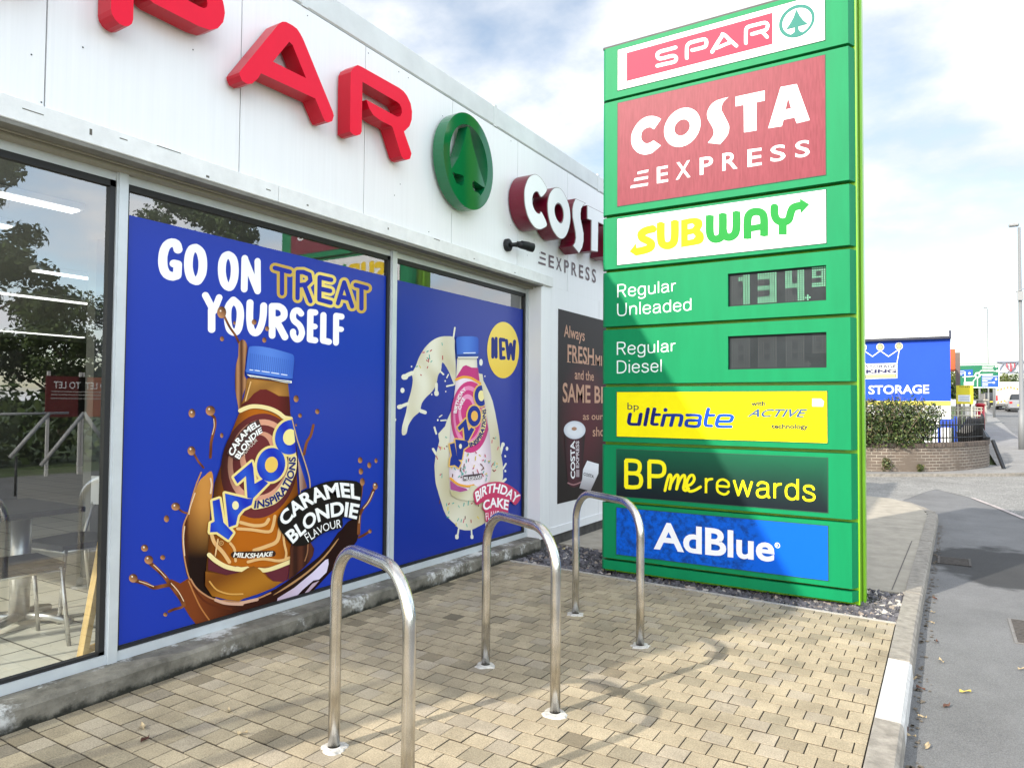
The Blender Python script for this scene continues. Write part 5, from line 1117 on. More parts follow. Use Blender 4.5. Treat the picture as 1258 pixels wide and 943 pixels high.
b2.fill([H_([(247, 314), (434, 314), (440, 402), (385, 402), (330, 378), (300, 392), (262, 452), (238, 495), (240, 400)])], lambda x, y: sh2('ece6d2', x, y), 1, grid=3)
b2.fill([H_([(236, 498), (262, 455), (300, 394), (330, 380), (385, 404), (446, 406), (462, 535), (420, 522), (370, 497), (310, 490), (236, 520)])], lambda x, y: sh2('c4337c', x, y), 1, grid=3)
b2.pen(spline(H_([(235, 520), (300, 495), (370, 502), (420, 528), (465, 555)]), 4), 1.5, 'f0a83c', 2)
cl2 = lambda P: [(min(a, 530+(470+40/7.858 < b)*0+(478+(b-475)*7.858*.165)/7.858 if b < 540 else 602), b) for a, b in P]
for cx_, cy_, rx, ry, c_ in ((370, 330, 187, 345, 'd13a80'), (355, 320, 150, 290, 'ec8cba'), (350, 310, 125, 240, 'd13a80'), (345, 290, 90, 180, 'ee9cc2'), (340, 275, 60, 120, 'd13a80')):
    b2.fill([cl2(oval(*I_([(cx_, cy_)])[0], rx/7.858, ry/7.858, 0, 36))], lambda x, y, c_=c_: sh2(c_, x, y), 3, grid=3); b2.base += .0002
b2.pen(spline(J_([(180, 215), (250, 270), (340, 290), (400, 280)]), 3), 1.4, 'f0a83c', 4); b2.fill([J_([(175, 235), (240, 285), (330, 312), (345, 330), (270, 345), (180, 320)])], 'b05090', 4)
b2.fill([J_([(172, 325), (270, 348), (345, 330), (375, 285), (420, 280), (470, 330), (430, 430), (330, 428), (255, 416), (188, 382)])], lambda x, y: mix('e2dcc0', 'c4b98e', .5+.5*math.sin(x*.12+y*.1)), 5, grid=3)
sprinkle(I_, 30, (190, 640, 560, 940), lambda x, y: y > 690-.2*x+60 and x > 290, 5); sprinkle(J_, 10, (180, 90, 330, 260), lambda x, y: y < 200+x*.1, 5)
Y2 = I_([(168, 592), (215, 578), (242, 730), (278, 770), (255, 820), (215, 792), (168, 800), (175, 730), (188, 700)]); A2 = I_([(220, 545), (335, 560), (350, 585), (345, 610), (302, 640), (285, 742), (242, 742)]); Z2 = I_([(243, 430), (325, 345), (340, 425), (350, 462), (375, 430), (405, 448), (345, 562), (312, 552), (302, 425), (262, 462)])
Oa = oval(*I_([(403, 320)])[0], 64/7.858, 100/7.858, 0, 30); Ob = cl2(oval(*I_([(470, 125)])[0], 64/7.858, 100/7.858, 0, 30))
ol = []
for P in (Y2, A2, Z2, Oa, Ob): ol += [P]+[q for i in range(len(P)) for q in pen([P[i], P[(i+1) % len(P)]], 1.6, n=8)]
b2.fill([cl2(q) for q in ol], 'f0c468', 6)
for i, P in enumerate((Y2, A2, Z2, Oa, Ob)): b2.fill([P], '16308e', 7+i)
b2.fill([oval(*I_([(404, 320)])[0], 33/7.858, 50/7.858)], 'f2b858', 12); b2.fill([cl2(oval(*I_([(470, 125)])[0], 30/7.858, 52/7.858))], 'f0e2a0', 12); b2.fill([oval(*I_([(268, 612)])[0], 14/7.858, 24/7.858)], 'f2ead0', 12)
b2.pen(spline(I_([(362, 595), (430, 560), (475, 480), (498, 390), (500, 265)]), 4), 2.9, 'f0dc9c', 6)
b2.text('INSPIRATIONS', I_([(362, 622), (430, 592), (485, 505), (512, 400), (516, 250)]), I_([(352, 580), (415, 545), (458, 470), (480, 380), (482, 258)]), '1a2470', 12, bold=.03)
b2.text('BIRTHDAY', I_([(232, 295), (255, 200), (290, 115), (332, 65)]), I_([(202, 290), (225, 185), (265, 90), (308, 40)]), 'fbf4f6', 9, bold=.03); b2.text('CAKE', I_([(270, 265), (290, 215), (318, 160)]), I_([(243, 250), (262, 195), (292, 135)]), 'fbf4f6', 9, bold=.03)
b2.fill([J_([(296, 185), (475, 165), (478, 215), (298, 238)])], '4a3a3e', 9); b2.text('MILKSHAKE', J_([(302, 232), (385, 228), (474, 210)]), J_([(302, 196), (385, 194), (474, 176)]), 'fbf4f6', 10, bold=.02)
b2.fill([H_([(225, 130), (240, 110), (290, 102), (380, 102), (430, 110), (443, 130), (443, 265), (420, 275), (330, 272), (232, 278)])], lambda x, y: mix('4c7cd6', '2850b4', abs((x-572)/15)**1.5), 12, grid=2.5)
b2.pen(H_([(300, 264), (410, 262)]), .6, 'dfe8fa', 13); b2.fill([H_([(228, 280), (330, 276), (446, 272), (450, 292), (440, 312), (240, 312), (228, 300)])], '2a4a98', 12); b2.fill([H_([(240, 300), (440, 298), (436, 314), (244, 314)])], 'e6e2d6', 13)
b2.build('bottle_picture', VN, p2, (1, 0, 0))
nb = Print(sP, .0008, .0006)
nb.fill([oval(*H_([(690, 235)])[0], 154/7.858, 272/7.858, 0, 48)], lambda x, y: mix('f3d768', 'ecc84a', (y-400)/60), 3, grid=5)
NVY = '1a2a78'
nb.pen(H_([(590, 300), (590, 128), (622, 300), (622, 125)]), 1.9, NVY, 4, ry=2.3); nb.pen(H_([(700, 138), (663, 132), (668, 312), (700, 310)]), 1.9, NVY, 4, ry=2.3); nb.pen(H_([(668, 225), (695, 225)]), 1.7, NVY, 5, ry=2.1); nb.pen(H_([(722, 145), (742, 315), (762, 180), (788, 320), (800, 152)]), 1.9, NVY, 4, ry=2.3)
nb.build('new_badge', VN, p2, (1, 0, 0))
fb = Print(sP, .0158, .0006)
fb.fill([J_(spline([(395, 350), (480, 275), (600, 246), (720, 268), (850, 372), (800, 470), (745, 432), (728, 530), (715, 602), (600, 618), (515, 632), (505, 540), (478, 500), (488, 440), (420, 468)], 3, True))], 'c83a64', 0)
fb.text('BIRTHDAY', J_([(425, 445), (510, 372), (610, 352), (705, 385), (800, 460)]), J_([(405, 350), (495, 285), (605, 262), (715, 290), (850, 378)]), 'fdf8f8', 1, bold=.03); fb.text('CAKE', J_([(492, 530), (600, 490), (725, 522)]), J_([(480, 435), (605, 398), (738, 425)]), 'fdf8f8', 1, bold=.03); fb.text('FLAVOUR', J_([(515, 618), (600, 590), (705, 600)]), J_([(508, 550), (605, 525), (715, 545)]), 'fdf0f2', 1)
fb.build('flavour_badge', VN, p2, (1, 0, 0))

# ------------------------------------------------------------------ coffee poster on the white wall
p3 = thing('coffee_poster', 'dark maroon coffee poster with serif slogan and a takeaway cup on the white wall', 'poster', (0, 0, 0))
KX = XF+.004; sk = surf_x(KX); K_ = tile(670, 370, 7.8625); L_ = tile(670, 500, 7.8625)
kp = Print(flat_x(KX), 0, .0008); za, zc = .432, 2.574
kp.fill([[(6.89, za), (8.2, za), (8.2, zc), (6.89, zc)]], lambda y, z: mix('170c0d', '541623', max(0, 1-((y-7.6)/.75)**2-((z-1.35)/.75)**2)), 1, grid=.09)
kp.build('printed_sheet', VN, p3, (1, 0, 0))
mb = MB(); mb.box(XF+.0005, KX, 6.888, 8.202, za-.002, zc+.002); mb.build('backing_board', pm('poster_back', (.05, .03, .03), .5), p3)
kl = Print(sk, .003, .0008); TN = 'c79a80'
def serif(st, b, c, col=TN, bold=.012):
    kl.text(st, K_(b), K_(c), col, 0, bold=bold)
serif('Always', [(178, 342), (378, 385)], [(178, 222), (378, 278)]); serif('FRESH', [(212, 588), (466, 615)], [(212, 415), (466, 458)], bold=.016); serif('MILK', [(482, 618), (630, 634)], [(482, 516), (630, 545)]); serif('and the', [(282, 752), (466, 768)], [(282, 655), (466, 680)]); serif('SAME BEANS', [(165, 975), (800, 990)], [(165, 785), (800, 850)], bold=.018)
# slab ends on the tall capitals
for x0, x1, yb, yt in ((208, 240, 588, 418), (268, 300, 594, 424), (392, 415, 608, 446), (440, 472, 614, 452)): 
    kl.fill([K_([(x0-2, yb-8), (x1+2, yb-4), (x1+2, yb+4), (x0-2, yb)])], TN, 1)
def serifL(st, b, c): kl.text(st, L_(b), L_(c), TN, 0, bold=.01)
serifL('as our coffee', [(360, 122), (760, 118)], [(360, 52), (760, 58)]); serifL('shops', [(455, 282), (640, 276)], [(455, 190), (640, 190)])
kl.build('lettering', VN, p3, (1, 0, 0))
kc = Print(sk, .003, .0007)
kc.fill([L_([(178, 235), (385, 235), (355, 600), (345, 720), (320, 760), (270, 775), (230, 760), (212, 700), (195, 480)])], lambda x, y: mix('4a1626', '120608', abs((x-705)/13)**1.6), 0, grid=3)
kc.fill([oval(*L_([(280, 220)])[0], 105/7.8625, 88/7.8625, 0, 32)], lambda x, y: mix('f2f4f8', 'c8ccd8', ((x-706)/13)**2+((y-528)/11)**2-.4), 1, grid=2.5); kc.fill([oval(*L_([(275, 208)])[0], 3.2, 2.2)], 'b88a6a', 2)
kc.text('COSTA', L_([(285, 690), (280, 320)]), L_([(242, 690), (238, 335)]), 'fbfbfb', 2, bold=.03); kc.text('EXPRESS', L_([(322, 585), (322, 325)]), L_([(293, 585), (290, 325)]), 'e8e0e2', 2, bold=.02)
for q_ in (300, 310, 320): kc.pen(L_([(q_, 670), (q_, 605)]), .4, 'd8c8cc', 2)
kc.fill([L_([(400, 515), (512, 548), (508, 640), (430, 810), (325, 780), (352, 690), (360, 600)])], lambda x, y: mix('f4f5f8', '9a9498', (y-575)/28), 3, grid=3); kc.text('COSTA', L_([(362, 655), (462, 685)]), L_([(366, 628), (466, 655)]), '20181c', 4, bold=.02)
kc.pen(spline(L_([(215, 730), (270, 748), (340, 722)]), 3), .8, 'a87a7c', 2)
kc.build('cup_picture', VN, p3, (1, 0, 0))

# ================================================================== BEYOND THE SIDE ROAD
import numpy as np
rng = np.random.default_rng(4)
LEAF = attr_mat('leaves', .55, .35)
def leaves(name, blobs, n, size, cols, parent, flat=.0, seed=1, shell=.55):
    """many small leaf faces spread through a set of blobs (x, y, z, rx, ry, rz)"""
    r = np.random.default_rng(seed); B = np.array(blobs, float); w = B[:, 3]*B[:, 4]*B[:, 5]; w = w**.75; w /= w.sum()
    k = r.choice(len(B), n, p=w); d = r.normal(size=(n, 3)); d /= np.linalg.norm(d, axis=1)[:, None]
    rad = (shell+(1-shell)*r.random(n)**.7)[:, None]; rad *= (1+.13*np.sin(d[:, :1]*7+k[:, None])*np.cos(d[:, 1:2]*6))
    P = B[k, :3]+d*rad*B[k, 3:]
    nrm = d+r.normal(size=(n, 3))*.75+np.array([0, 0, .35]); nrm /= np.linalg.norm(nrm, axis=1)[:, None]
    u = np.cross(nrm, r.normal(size=(n, 3))); u /= np.linalg.norm(u, axis=1)[:, None]; v = np.cross(nrm, u)
    s = size*(.6+.8*r.random(n))[:, None]
    V = np.stack([P-u*s, P+v*s*.55, P+u*s, P-v*s*.55], 1).reshape(-1, 3)
    me = bpy.data.meshes.new(name); me.vertices.add(4*n); me.vertices.foreach_set('co', V.ravel().astype('f4'))
    me.loops.add(4*n); me.loops.foreach_set('vertex_index', np.arange(4*n, dtype='i4')); me.polygons.add(n)
    me.polygons.foreach_set('loop_start', np.arange(0, 4*n, 4, dtype='i4')); me.polygons.foreach_set('loop_total', np.full(n, 4, 'i4')); me.update()
    c = np.array(cols)[r.integers(0, len(cols), n)]*(.65+.7*r.random(n))[:, None]; c4 = np.concatenate([c, np.ones((n, 1))], 1)
    ca = me.color_attributes.new('Col', 'FLOAT_COLOR', 'POINT'); ca.data.foreach_set('color', np.repeat(c4, 4, 0).ravel().astype('f4'))
    return put(name, me, LEAF, parent)
BARK = pm('bark', (.10, .075, .05), .95, var=.4, vscale=8, bump=.7, bscale=25)
def brickwork():
    m = bpy.data.materials.new('old_brick'); m.use_nodes = True; t = m.node_tree; b = t.nodes['Principled BSDF']; b.inputs['Roughness'].default_value = .95
    uv = N(t, 'ShaderNodeUVMap'); br = N(t, 'ShaderNodeTexBrick'); t.links.new(uv.outputs[0], br.inputs['Vector'])
    br.inputs['Scale'].default_value = 1; br.inputs['Brick Width'].default_value = .225; br.inputs['Row Height'].default_value = .075; br.inputs['Mortar Size'].default_value = .008
    br.inputs['Color1'].default_value = (.20, .15, .115, 1); br.inputs['Color2'].default_value = (.155, .125, .10, 1); br.inputs['Mortar'].default_value = (.42, .37, .30, 1)
    n = N(t, 'ShaderNodeTexNoise'); n.inputs['Scale'].default_value = 1.6; n.inputs['Detail'].default_value = 8; t.links.new(uv.outputs[0], n.inputs['Vector'])
    r = N(t, 'ShaderNodeValToRGB'); t.links.new(n.outputs['Fac'], r.inputs[0]); r.color_ramp.elements[0].position = .38; r.color_ramp.elements[1].position = .55
    x = N(t, 'ShaderNodeMix', data_type='RGBA'); t.links.new(r.outputs[0], x.inputs[0]); t.links.new(br.outputs['Color'], x.inputs[7]); x.inputs[6].default_value = (.17, .135, .105, 1)
    t.links.new(x.outputs[2], b.inputs['Base Color']); bp = N(t, 'ShaderNodeBump'); bp.inputs['Strength'].default_value = .5; bp.inputs['Distance'].default_value = .01; t.links.new(br.outputs['Fac'], bp.inputs['Height']); bp.invert = True; t.links.new(bp.outputs[0], b.inputs['Normal']); return m
BRICK = brickwork()
wpath = spline([(-14, 17.6), (-9, 18.1), (-5, 18.7), (-1.72, 19.5), (-1.06, 19.8), (-.39, 20.3), (.30, 21.25), (.76, 22.4), (1.0, 23.5), (1.06, 25.5), (1.05, 29), (1.0, 34)], 6)
bw = thing('brick_wall', 'low curved old brick wall with a soldier course on top at the side road corner', 'wall', (0, 0, 0))
def ribbon(path, th, z0, z1, mats, name, parent, up=0.0):
    vs, fs, uv = [], [], []; L = 0; n = len(path)
    me = bpy.data.meshes.new(name); ln = [0]
    for a, b in zip(path, path[1:]): ln.append(ln[-1]+math.hypot(b[0]-a[0], b[1]-a[1]))
    for i, p in enumerate(path):
        a, b = path[max(0, i-1)], path[min(n-1, i+1)]; d = Vector((b[0]-a[0], b[1]-a[1])).normalized(); o = Vector((-d.y, d.x))*th; r_ = rise(p[1])
        vs += [(p[0], p[1], z0+r_), (p[0], p[1], z1+r_), (p[0]+o.x, p[1]+o.y, z1+r_), (p[0]+o.x, p[1]+o.y, z0+r_)]
    U = [0, z1-z0, z1-z0+th, 2*(z1-z0)+th]
    for i in range(n-1):
        for k in range(3): fs.append((4*i+k, 4*i+4+k, 4*i+5+k, 4*i+1+k)); uv += [(ln[i], U[k]), (ln[i+1], U[k]), (ln[i+1], U[k+1]), (ln[i], U[k+1])]
    fs += [(0, 1, 2, 3), (4*n-1, 4*n-2, 4*n-3, 4*n-4)]; uv += [(0, 0), (0, .6), (.2, .6), (.2, 0)]*2
    me.from_pydata(vs, [], fs); l = me.uv_layers.new(name='UVMap')
    for i, q in enumerate(uv): l.data[i].uv = q
    me.update(); return put(name, me, mats, parent)
ribbon(wpath, .22, -.16, .555, BRICK, 'wall', bw)
# soldier course: each brick on edge
mb = MB(); cum = 0
for a, b in zip(wpath, wpath[1:]):
    l = math.hypot(b[0]-a[0], b[1]-a[1]); d = Vector((b[0]-a[0], b[1]-a[1], 0)).normalized(); o = Vector((-d.y, d.x, 0)); q = .03
    while q < l:
        p = Vector((a[0], a[1], 0))+d*q; r_ = rise(p.y); p1 = p+d*.066; mb.bar(p-o*.012+o*.11+Vector((0, 0, .556+r_+.053)), p1-o*.012+o*.11+Vector((0, 0, .556+r_+.053)), .238, .106, random.choice((0, 0, 1))); q += .076
mb.build('coping', [pm('coping_brick', (.17, .13, .10), .95, var=.3, vscale=9), pm('coping_brick_dark', (.12, .095, .08), .95, var=.3, vscale=9)], bw)
# railings on the wall
rl = thing('iron_railings', 'black iron railings standing on the low brick wall', 'railings', (0, 0, 0))
mb = MB(); pts = [p for p in wpath if -4.5 < p[0] and p[1] < 27]; IRB = pm('black_iron', (.012, .012, .013), .5)
off = .12; q = 0.0; prev = None; top = []
for a, b in zip(pts, pts[1:]):
    l = math.hypot(b[0]-a[0], b[1]-a[1]); d = Vector((b[0]-a[0], b[1]-a[1], 0)).normalized(); o = Vector((-d.y, d.x, 0))*off
    while q < l:
        p = Vector((a[0], a[1], 0))+d*q+o; r_ = rise(p.y); h = (1.18 if p.x < .2 else 1.26)
        mb.tube([(p.x, p.y, .66+r_), (p.x, p.y, h+r_), (p.x, p.y, h+.06+r_)], [.016, .016, .003], 6); top.append((p.x, p.y, r_)); q += .135
    q -= l
mb.build('bars', IRB, rl)
mb = MB()
for z in (.78, 1.10): mb.tube([(x, y, z+r_) for x, y, r_ in top], .017, 6)
mb.build('rails', IRB, rl)
# hedge
hg = thing('hedge', 'dense green hedge with bare twigs growing behind the railings', 'hedge', (-1.6, 21.3, .3))
hg.location = (0, 0, 0)
hb = []
for i in range(40):
    x = -6.6+i*.158; y = 20.12+(x+.9)*.52+max(0, x+.9)*.5-max(0, -3-x)*-.25
    hb.append((x+random.uniform(-.1, .1), y+random.uniform(-.2, .2), 1.38+random.uniform(-.16, .12), .36, .42, .40))
    hb.append((x, y+random.uniform(-.15, .15)-.05, .95+random.uniform(-.1, .1), .36, .42, .36))
    if x < -.9: hb.append((x, y-.1, .72, .34, .36, .22))
hb = [b_ for b_ in hb if b_[0] < -.32]; hb += [(-.2, 21.15, 1.42, .22, .3, .2), (-.42, 21.0, 1.0, .2, .3, .25)]
leaves('foliage', hb, 52000, .034, [(.05, .085, .022), (.085, .13, .032), (.035, .06, .016), (.13, .17, .05), (.12, .11, .045), (.025, .04, .012), (.03, .035, .015)], hg, seed=2, shell=.35)
mb = MB()
for i in range(46):
    x = random.uniform(-5.5, -.3); y = 19.95+(x+.9)*.52+max(0, x+.9)*.5+max(0, -3-x)*.25; z = .66; p = [(x, y, z)]
    for k in range(5): x += random.uniform(-.13, .16); y += random.uniform(-.1, .06); z += random.uniform(.12, .3); p.append((x, y, z))
    mb.tube(p, [.018, .015, .012, .009, .007, .004], 5)
mb.build('branches', pm('pale_twig', (.22, .17, .11), .9), hg)
# weeds and litter of soil at the wall foot
for i, (x, y, s) in enumerate(((-1.25, 19.62, .26), (-.55, 20.1, .16))):
    w_ = thing('weed', ['tall scraggy weed growing at the foot of the brick wall', 'small brown weed at the foot of the brick wall further right'][i], 'weed', (x, y, -.05))
    o = leaves('foliage', [(0, 0, s*.7, s*.55, s*.4, s*.7)], 150, .035, [(.07, .10, .03), (.12, .11, .05)], w_, seed=8+i, shell=.1)

# storage building
st = thing('storage_building', 'blue and white storage warehouse with a crown logo on its long wall', 'warehouse', (0, 0, 0))
SBL = pm('storage_blue', (.02, .085, .66), .6, spec=.2, var=.05, vscale=.6); SY = 30.0
mb = MB(); mb.box(-24, .155, SY, SY+14, 1.80, 4.05, 0); mb.box(-24, .15, SY+.02, SY+14, 0, 1.64, 1); mb.box(-24, .152, SY-.01, SY+14, 1.645, 1.795, 2)
mb.build('wall', [SBL, pm('storage_white', (.8, .8, .8), .5, var=.06), pm('storage_yellow', (.75, .66, .10), .5)], st)
mb = MB(); mb.box(-24, .17, SY-.16, SY+14, 4.05, 4.13, 1); mb.prism([(-24, SY-.2), (.12, SY-.2), (.12, SY+14), (-24, SY+14)], 4.131, 4.27, 0); mb.box(.12, .19, SY-.2, SY+.1, 4.06, 4.33, 1)
mb.build('roof', [pm('roof_edge_white', (.78, .80, .82), .5), pm('roof_trim_dark', (.03, .035, .07), .5)], st)
sf = Print(surf_y(SY), .004, .003); z9 = tile(1055, 405, 9.925)
for x, y in ((262, 210), (490, 200), (50, 215)):
    c_ = z9([(x, y)])[0]; sf.fill([oval(*c_, 4.7)], 'f4f4ee', 1); sf.fill([oval(*c_, 3.6)], '3a4a50', 2); sf.fill([oval(*c_, 2.6)], 'f0e28a', 3)
sf.pen(z9([(50, 245), (168, 325), (262, 255), (362, 325), (480, 245)]), .55, 'f4f4f0', 2); sf.pen(z9([(495, 240), (465, 410)]), .55, 'f4f4f0', 3); sf.pen(z9([(55, 340), (80, 410)]), .55, 'f4f4f0', 3)
sf.fill([z9([(72, 415), (470, 405), (470, 590), (76, 600)])], 'f2f3f0', 1)
sf.text('STORAGE', z9([(86, 470), (458, 463)]), z9([(86, 430), (458, 423)]), '0c1450', 2, bold=.03); sf.text('KING', z9([(88, 532), (458, 525)]), z9([(88, 485), (458, 478)]), '0c1450', 2, bold=.05)
sf.fill([z9([(80, 548), (460, 541), (460, 580), (80, 590)])], '3a4a50', 2); sf.fill([z9([(88, 555), (448, 549), (448, 574), (88, 582)])], 'f0e28a', 3)
sf.text('SELF', z9([(-230, 798), (68, 790)]), z9([(-230, 690), (68, 682)]), 'fafafa', 1, bold=.02); sf.text('STORAGE', z9([(120, 785), (858, 775)]), z9([(120, 680), (858, 670)]), 'fafafa', 1, bold=.02)
sf.build('sign_lettering', attr_mat('wall_sign', .5), st, (0, -1, 0))

# blue sign frame, white pipe rail and other things behind the railings
bf = thing('blue_sign_frame', 'small blue steel board on two legs behind the black railings', 'sign', (.03, 23.6, .0))
BM = pm('blue_steel', (.02, .07, .42), .45)
mb = MB(); mb.box(-.2, .22, -.02, .02, .98, 1.22); mb.build('board', BM, bf)
for x in (-.2, .2):
    mb = MB(); mb.box(x-.04, x+.04, -.03, .03, -.1, 1.3 if x > 0 else 1.0); mb.build('leg', BM, bf)
pf = thing('white_gate', 'pale tubular gate behind the railings under the yellow board', 'gate', (.62, 31.8, rise(31.8)))
CRM_ = pm('cream_steel', (.55, .53, .42), .5)
mb = MB()
for z in (1.02, 1.22, 1.32): mb.tube([(-.5, 0, z), (.55, 0, z)], .025, 8)
mb.build('rails', CRM_, pf)
mb = MB()
for k in range(9): mb.tube([(-.45+k*.12, 0, -.1), (-.45+k*.12, 0, 1.3)], .012, 6)
mb.build('bars', CRM_, pf)
ys_ = thing('yellow_notice_board', 'yellow notice board with a white panel standing under the green road sign', 'sign', (.61, 31.6, rise(31.6)))
mb = MB(); mb.box(-.27, .27, -.02, .02, 1.47, 2.17); bo_ = mb.build('board', pm('notice_yellow', (.80, .68, .02), .5), ys_)
yp = Print(surf_y(31.58), .003, .002); yp.text('TO LET', [(1178, 475.5), (1192.5, 475.8)], [(1178, 474), (1192.5, 474.4)], '5a5a20', 0, bold=.02); yp.fill([[(1177, 485), (1192, 485), (1192, 493.5), (1177, 493)]], 'e8ece8', 0)
for yy_ in (487.2, 489.2, 491.2): yp.fill([[(1178.5, yy_), (1190.5, yy_+.1), (1190.5, yy_+.7), (1178.5, yy_+.6)]], '9aa8b4', 1)
yo = yp.build('lettering', attr_mat('wall_sign'), bo_, (0, -1, 0)); yo.matrix_parent_inverse = Matrix.Translation((-.61, -31.6, -rise(31.6)))
for x in (-.22, .22):
    mb = MB(); mb.box(x-.02, x+.02, .021, .05, 0, 2.1); mb.build('post', CRM_, ys_)
pb = thing('post_box', 'red cast iron pillar post box on the pavement beyond the railings', 'post box', (1.32, 38, rise(38)-.05))
PR = pm('post_red', (.45, .012, .02), .35)
mb = MB(); mb.cyl((0, 0), .165, .12, 1.28, 20); mb.build('body', PR, pb)
mb = MB(); mb.tube([(0, 0, 1.281), (0, 0, 1.33), (0, 0, 1.37), (0, 0, 1.40)], [.2, .205, .19, .08], 20); mb.build('cap', PR, pb)
mb = MB(); mb.cyl((0, 0), .19, 0, .119, 20); mb.build('plinth', pm('post_black', (.015, .015, .015), .5), pb)
mb = MB(); mb.box(-.09, .09, -.175, -.16, 1.12, 1.16); mb.build('slot', pm('post_black'  , (.015, .015, .015), .5), pb)
# road sign
rs = thing('direction_sign', 'large green and blue road direction sign with a white route diagram', 'road sign', (1.8, 57, rise(57)))
RZ = rise(57); RG = pm('road_sign_green', (.004, .16, .075), .4); 
mb = MB(); mb.box(-1.22, 1.23, -.03, .03, 2.93-RZ, 4.58-RZ); bo_ = mb.build('board', RG, rs)
rp = Print(surf_y(56.97), .006, .004); v8 = tile(1160, 430, 9.43)
Wt = 'f4f6f4'
for a in ([(140, 175), (635, 165)], [(635, 165), (632, 432)], [(632, 432), (142, 432)], [(142, 432), (140, 175)]): rp.pen(v8(a), .45, Wt, 0 if a[0][0] != a[1][0] else 1)
rp.fill([v8([(150, 232), (332, 222), (332, 295), (150, 300)])], '1553a8', 2); rp.fill([v8([(432, 295), (625, 290), (624, 425), (432, 428)])], '1553a8', 2)
rp.fill([v8([(228, 368), (342, 366), (342, 408), (228, 410)])], Wt, 2)
rp.fill([oval(1160+385/9.43, 430+290/9.43, 3.6, 3.6, 0, 24)], Wt, 3, holes=[oval(1160+385/9.43, 430+290/9.43, 1.9, 1.9, 0, 20)])
for pth in ([(385, 320), (385, 425)], [(372, 318), (335, 360)], [(350, 300), (215, 312)], [(240, 250), (240, 370)], [(410, 285), (560, 280)], [(400, 262), (430, 235)]): rp.pen(v8(pth), .5, Wt, 4); rp.base += .0006
for x0, x1, y in ((442, 580, 190), (442, 560, 208), (442, 570, 226), (442, 600, 244), (442, 615, 303), (442, 560, 322), (442, 545, 340), (442, 500, 355), (442, 580, 375), (442, 505, 395), (442, 505, 410), (160, 230, 245), (160, 225, 268), (160, 205, 284)): rp.pen(v8([(x0, y), (x1, y-1)]), .32, Wt, 5)
for x, y in ((605, 190), (612, 240), (600, 335), (575, 375), (292, 268)): rp.fill([oval(1160+x/9.43, 430+y/9.43, 1.5, 1.5, 0, 5)], Wt, 6)
ro = rp.build('lettering', attr_mat('wall_sign'), bo_, (0, -1, 0)); ro.matrix_parent_inverse = Matrix.Translation((-1.8, -57, -RZ))
for x in (-.75, .15, .95):
    mb = MB(); mb.cyl((x, .08), .07, -.1, 4.4-RZ, 12); mb.build('post', pm('galvanised', (.24, .25, .255), .6, .2), rs)
# lamp columns
def column(name, label, x, y, h, r, arm=0.0):
    c = thing(name, label, 'lamp post', (x, y, rise(y)-.1), 0, 'lamp posts along the road')
    mb = MB(); mb.tube([(0, 0, 0), (0, 0, 1.4), (0, 0, 1.42), (0, 0, h)], [r*1.5, r*1.5, r, r*.6], 12); mb.build('column', pm('galvanised', (.24, .25, .255), .6, .2), c)
    mb = MB(); mb.tube([(0, 0, h), (arm*.4, 0, h+.08), (arm, 0, h+.1)], .04, 8); mb.build('arm', pm('galvanised'), c) if arm else None
    mb = MB(); mb.box(arm-.1 if arm > 0 else -.3, arm+.35 if arm > 0 else .0, -.1, .1, h+.05, h+.16, ch=.03); mb.build('lamp_head', pm('lamp_grey', (.3, .31, .32), .5), c)
    return c
c = column('lamp_post', 'tall grey lamp post cut by the right edge of the photo', 2.235, 30, 7.75, .075)
mb = MB(); mb.box(-.09, .09, -.13, -.06, 5.2, 5.5); mb.tube([(-.12, -.05, 5.5), (.1, -.05, 5.6)], .02, 6); mb.build('bracket', pm('lamp_grey'), c)
column('lamp_post', 'thin distant lamp post rising behind the green road sign', 3.35, 78, 9.2, .06)
# concrete gate pier
gp = thing('gate_pier', 'pale stone gate pier with a flat cap beside the pavement', 'gate pier', (1.75, 48, rise(48)))
STN = pm('pale_stone', (.45, .42, .36), .9, var=.2)
mb = MB(); mb.box(-.2, .2, -.2, .2, -.1, 1.25); mb.build('shaft', STN, gp)
mb = MB(); mb.prism([(-.5, -.3), (.3, -.3), (.3, .3), (-.5, .3)], 1.251, 1.33); mb.box(-.1, .14, -.12, .12, 1.33, 1.65); mb.build('cap', STN, gp)
# leaning black post at the wall corner
lp = thing('leaning_post', 'broken black post leaning against the end of the brick wall', 'post', (1.12, 22.6, -.05))
mb = MB(); mb.bar((.16, -.1, 0), (-.07, .1, .74), .09, .05); mb.build('shaft', IRB, lp)
# black bundle behind the railings
bg_ = thing('black_sheet_bundle', 'heap of crumpled black sheeting lying behind the railings at the corner', 'bundle', (.62, 23.4, .85))
mb = MB(); random.seed(3)
n = 12; rows = 7; vs = []
for j in range(rows):
    for i in range(n):
        a = 2*math.pi*i/n; f = math.sin(math.pi*(j+.4)/(rows))*(1+.25*random.uniform(-1, 1)); vs.append((.38*f*math.cos(a), .3*f*math.sin(a), -.9+j*.21+.05*random.uniform(-1, 1)+(.1*math.cos(a+2))))
mb.add(vs, [(j*n+i, j*n+(i+1) % n, (j+1)*n+(i+1) % n, (j+1)*n+i) for j in range(rows-1) for i in range(n)]+[tuple(range((rows-1)*n, rows*n)), tuple(reversed(range(n)))])
mb.build('sheeting', pm('black_sheeting', (.015, .015, .017), .35), bg_)
# orange sign behind the warehouse corner
og = thing('orange_sign', 'narrow orange sign just showing past the warehouse corner', 'sign', (.34, 45, rise(45)))
mb = MB(); mb.box(-.22, .12, -.05, .05, 2.9-.0, 4.1); mb.build('board', pm('sign_orange', (.50, .10, .02), .5), og)
mb = MB(); mb.box(.121, .34, -.1, .1, 0, 3.9); mb.build('post', pm('brown_post', (.16, .12, .10), .8), og)
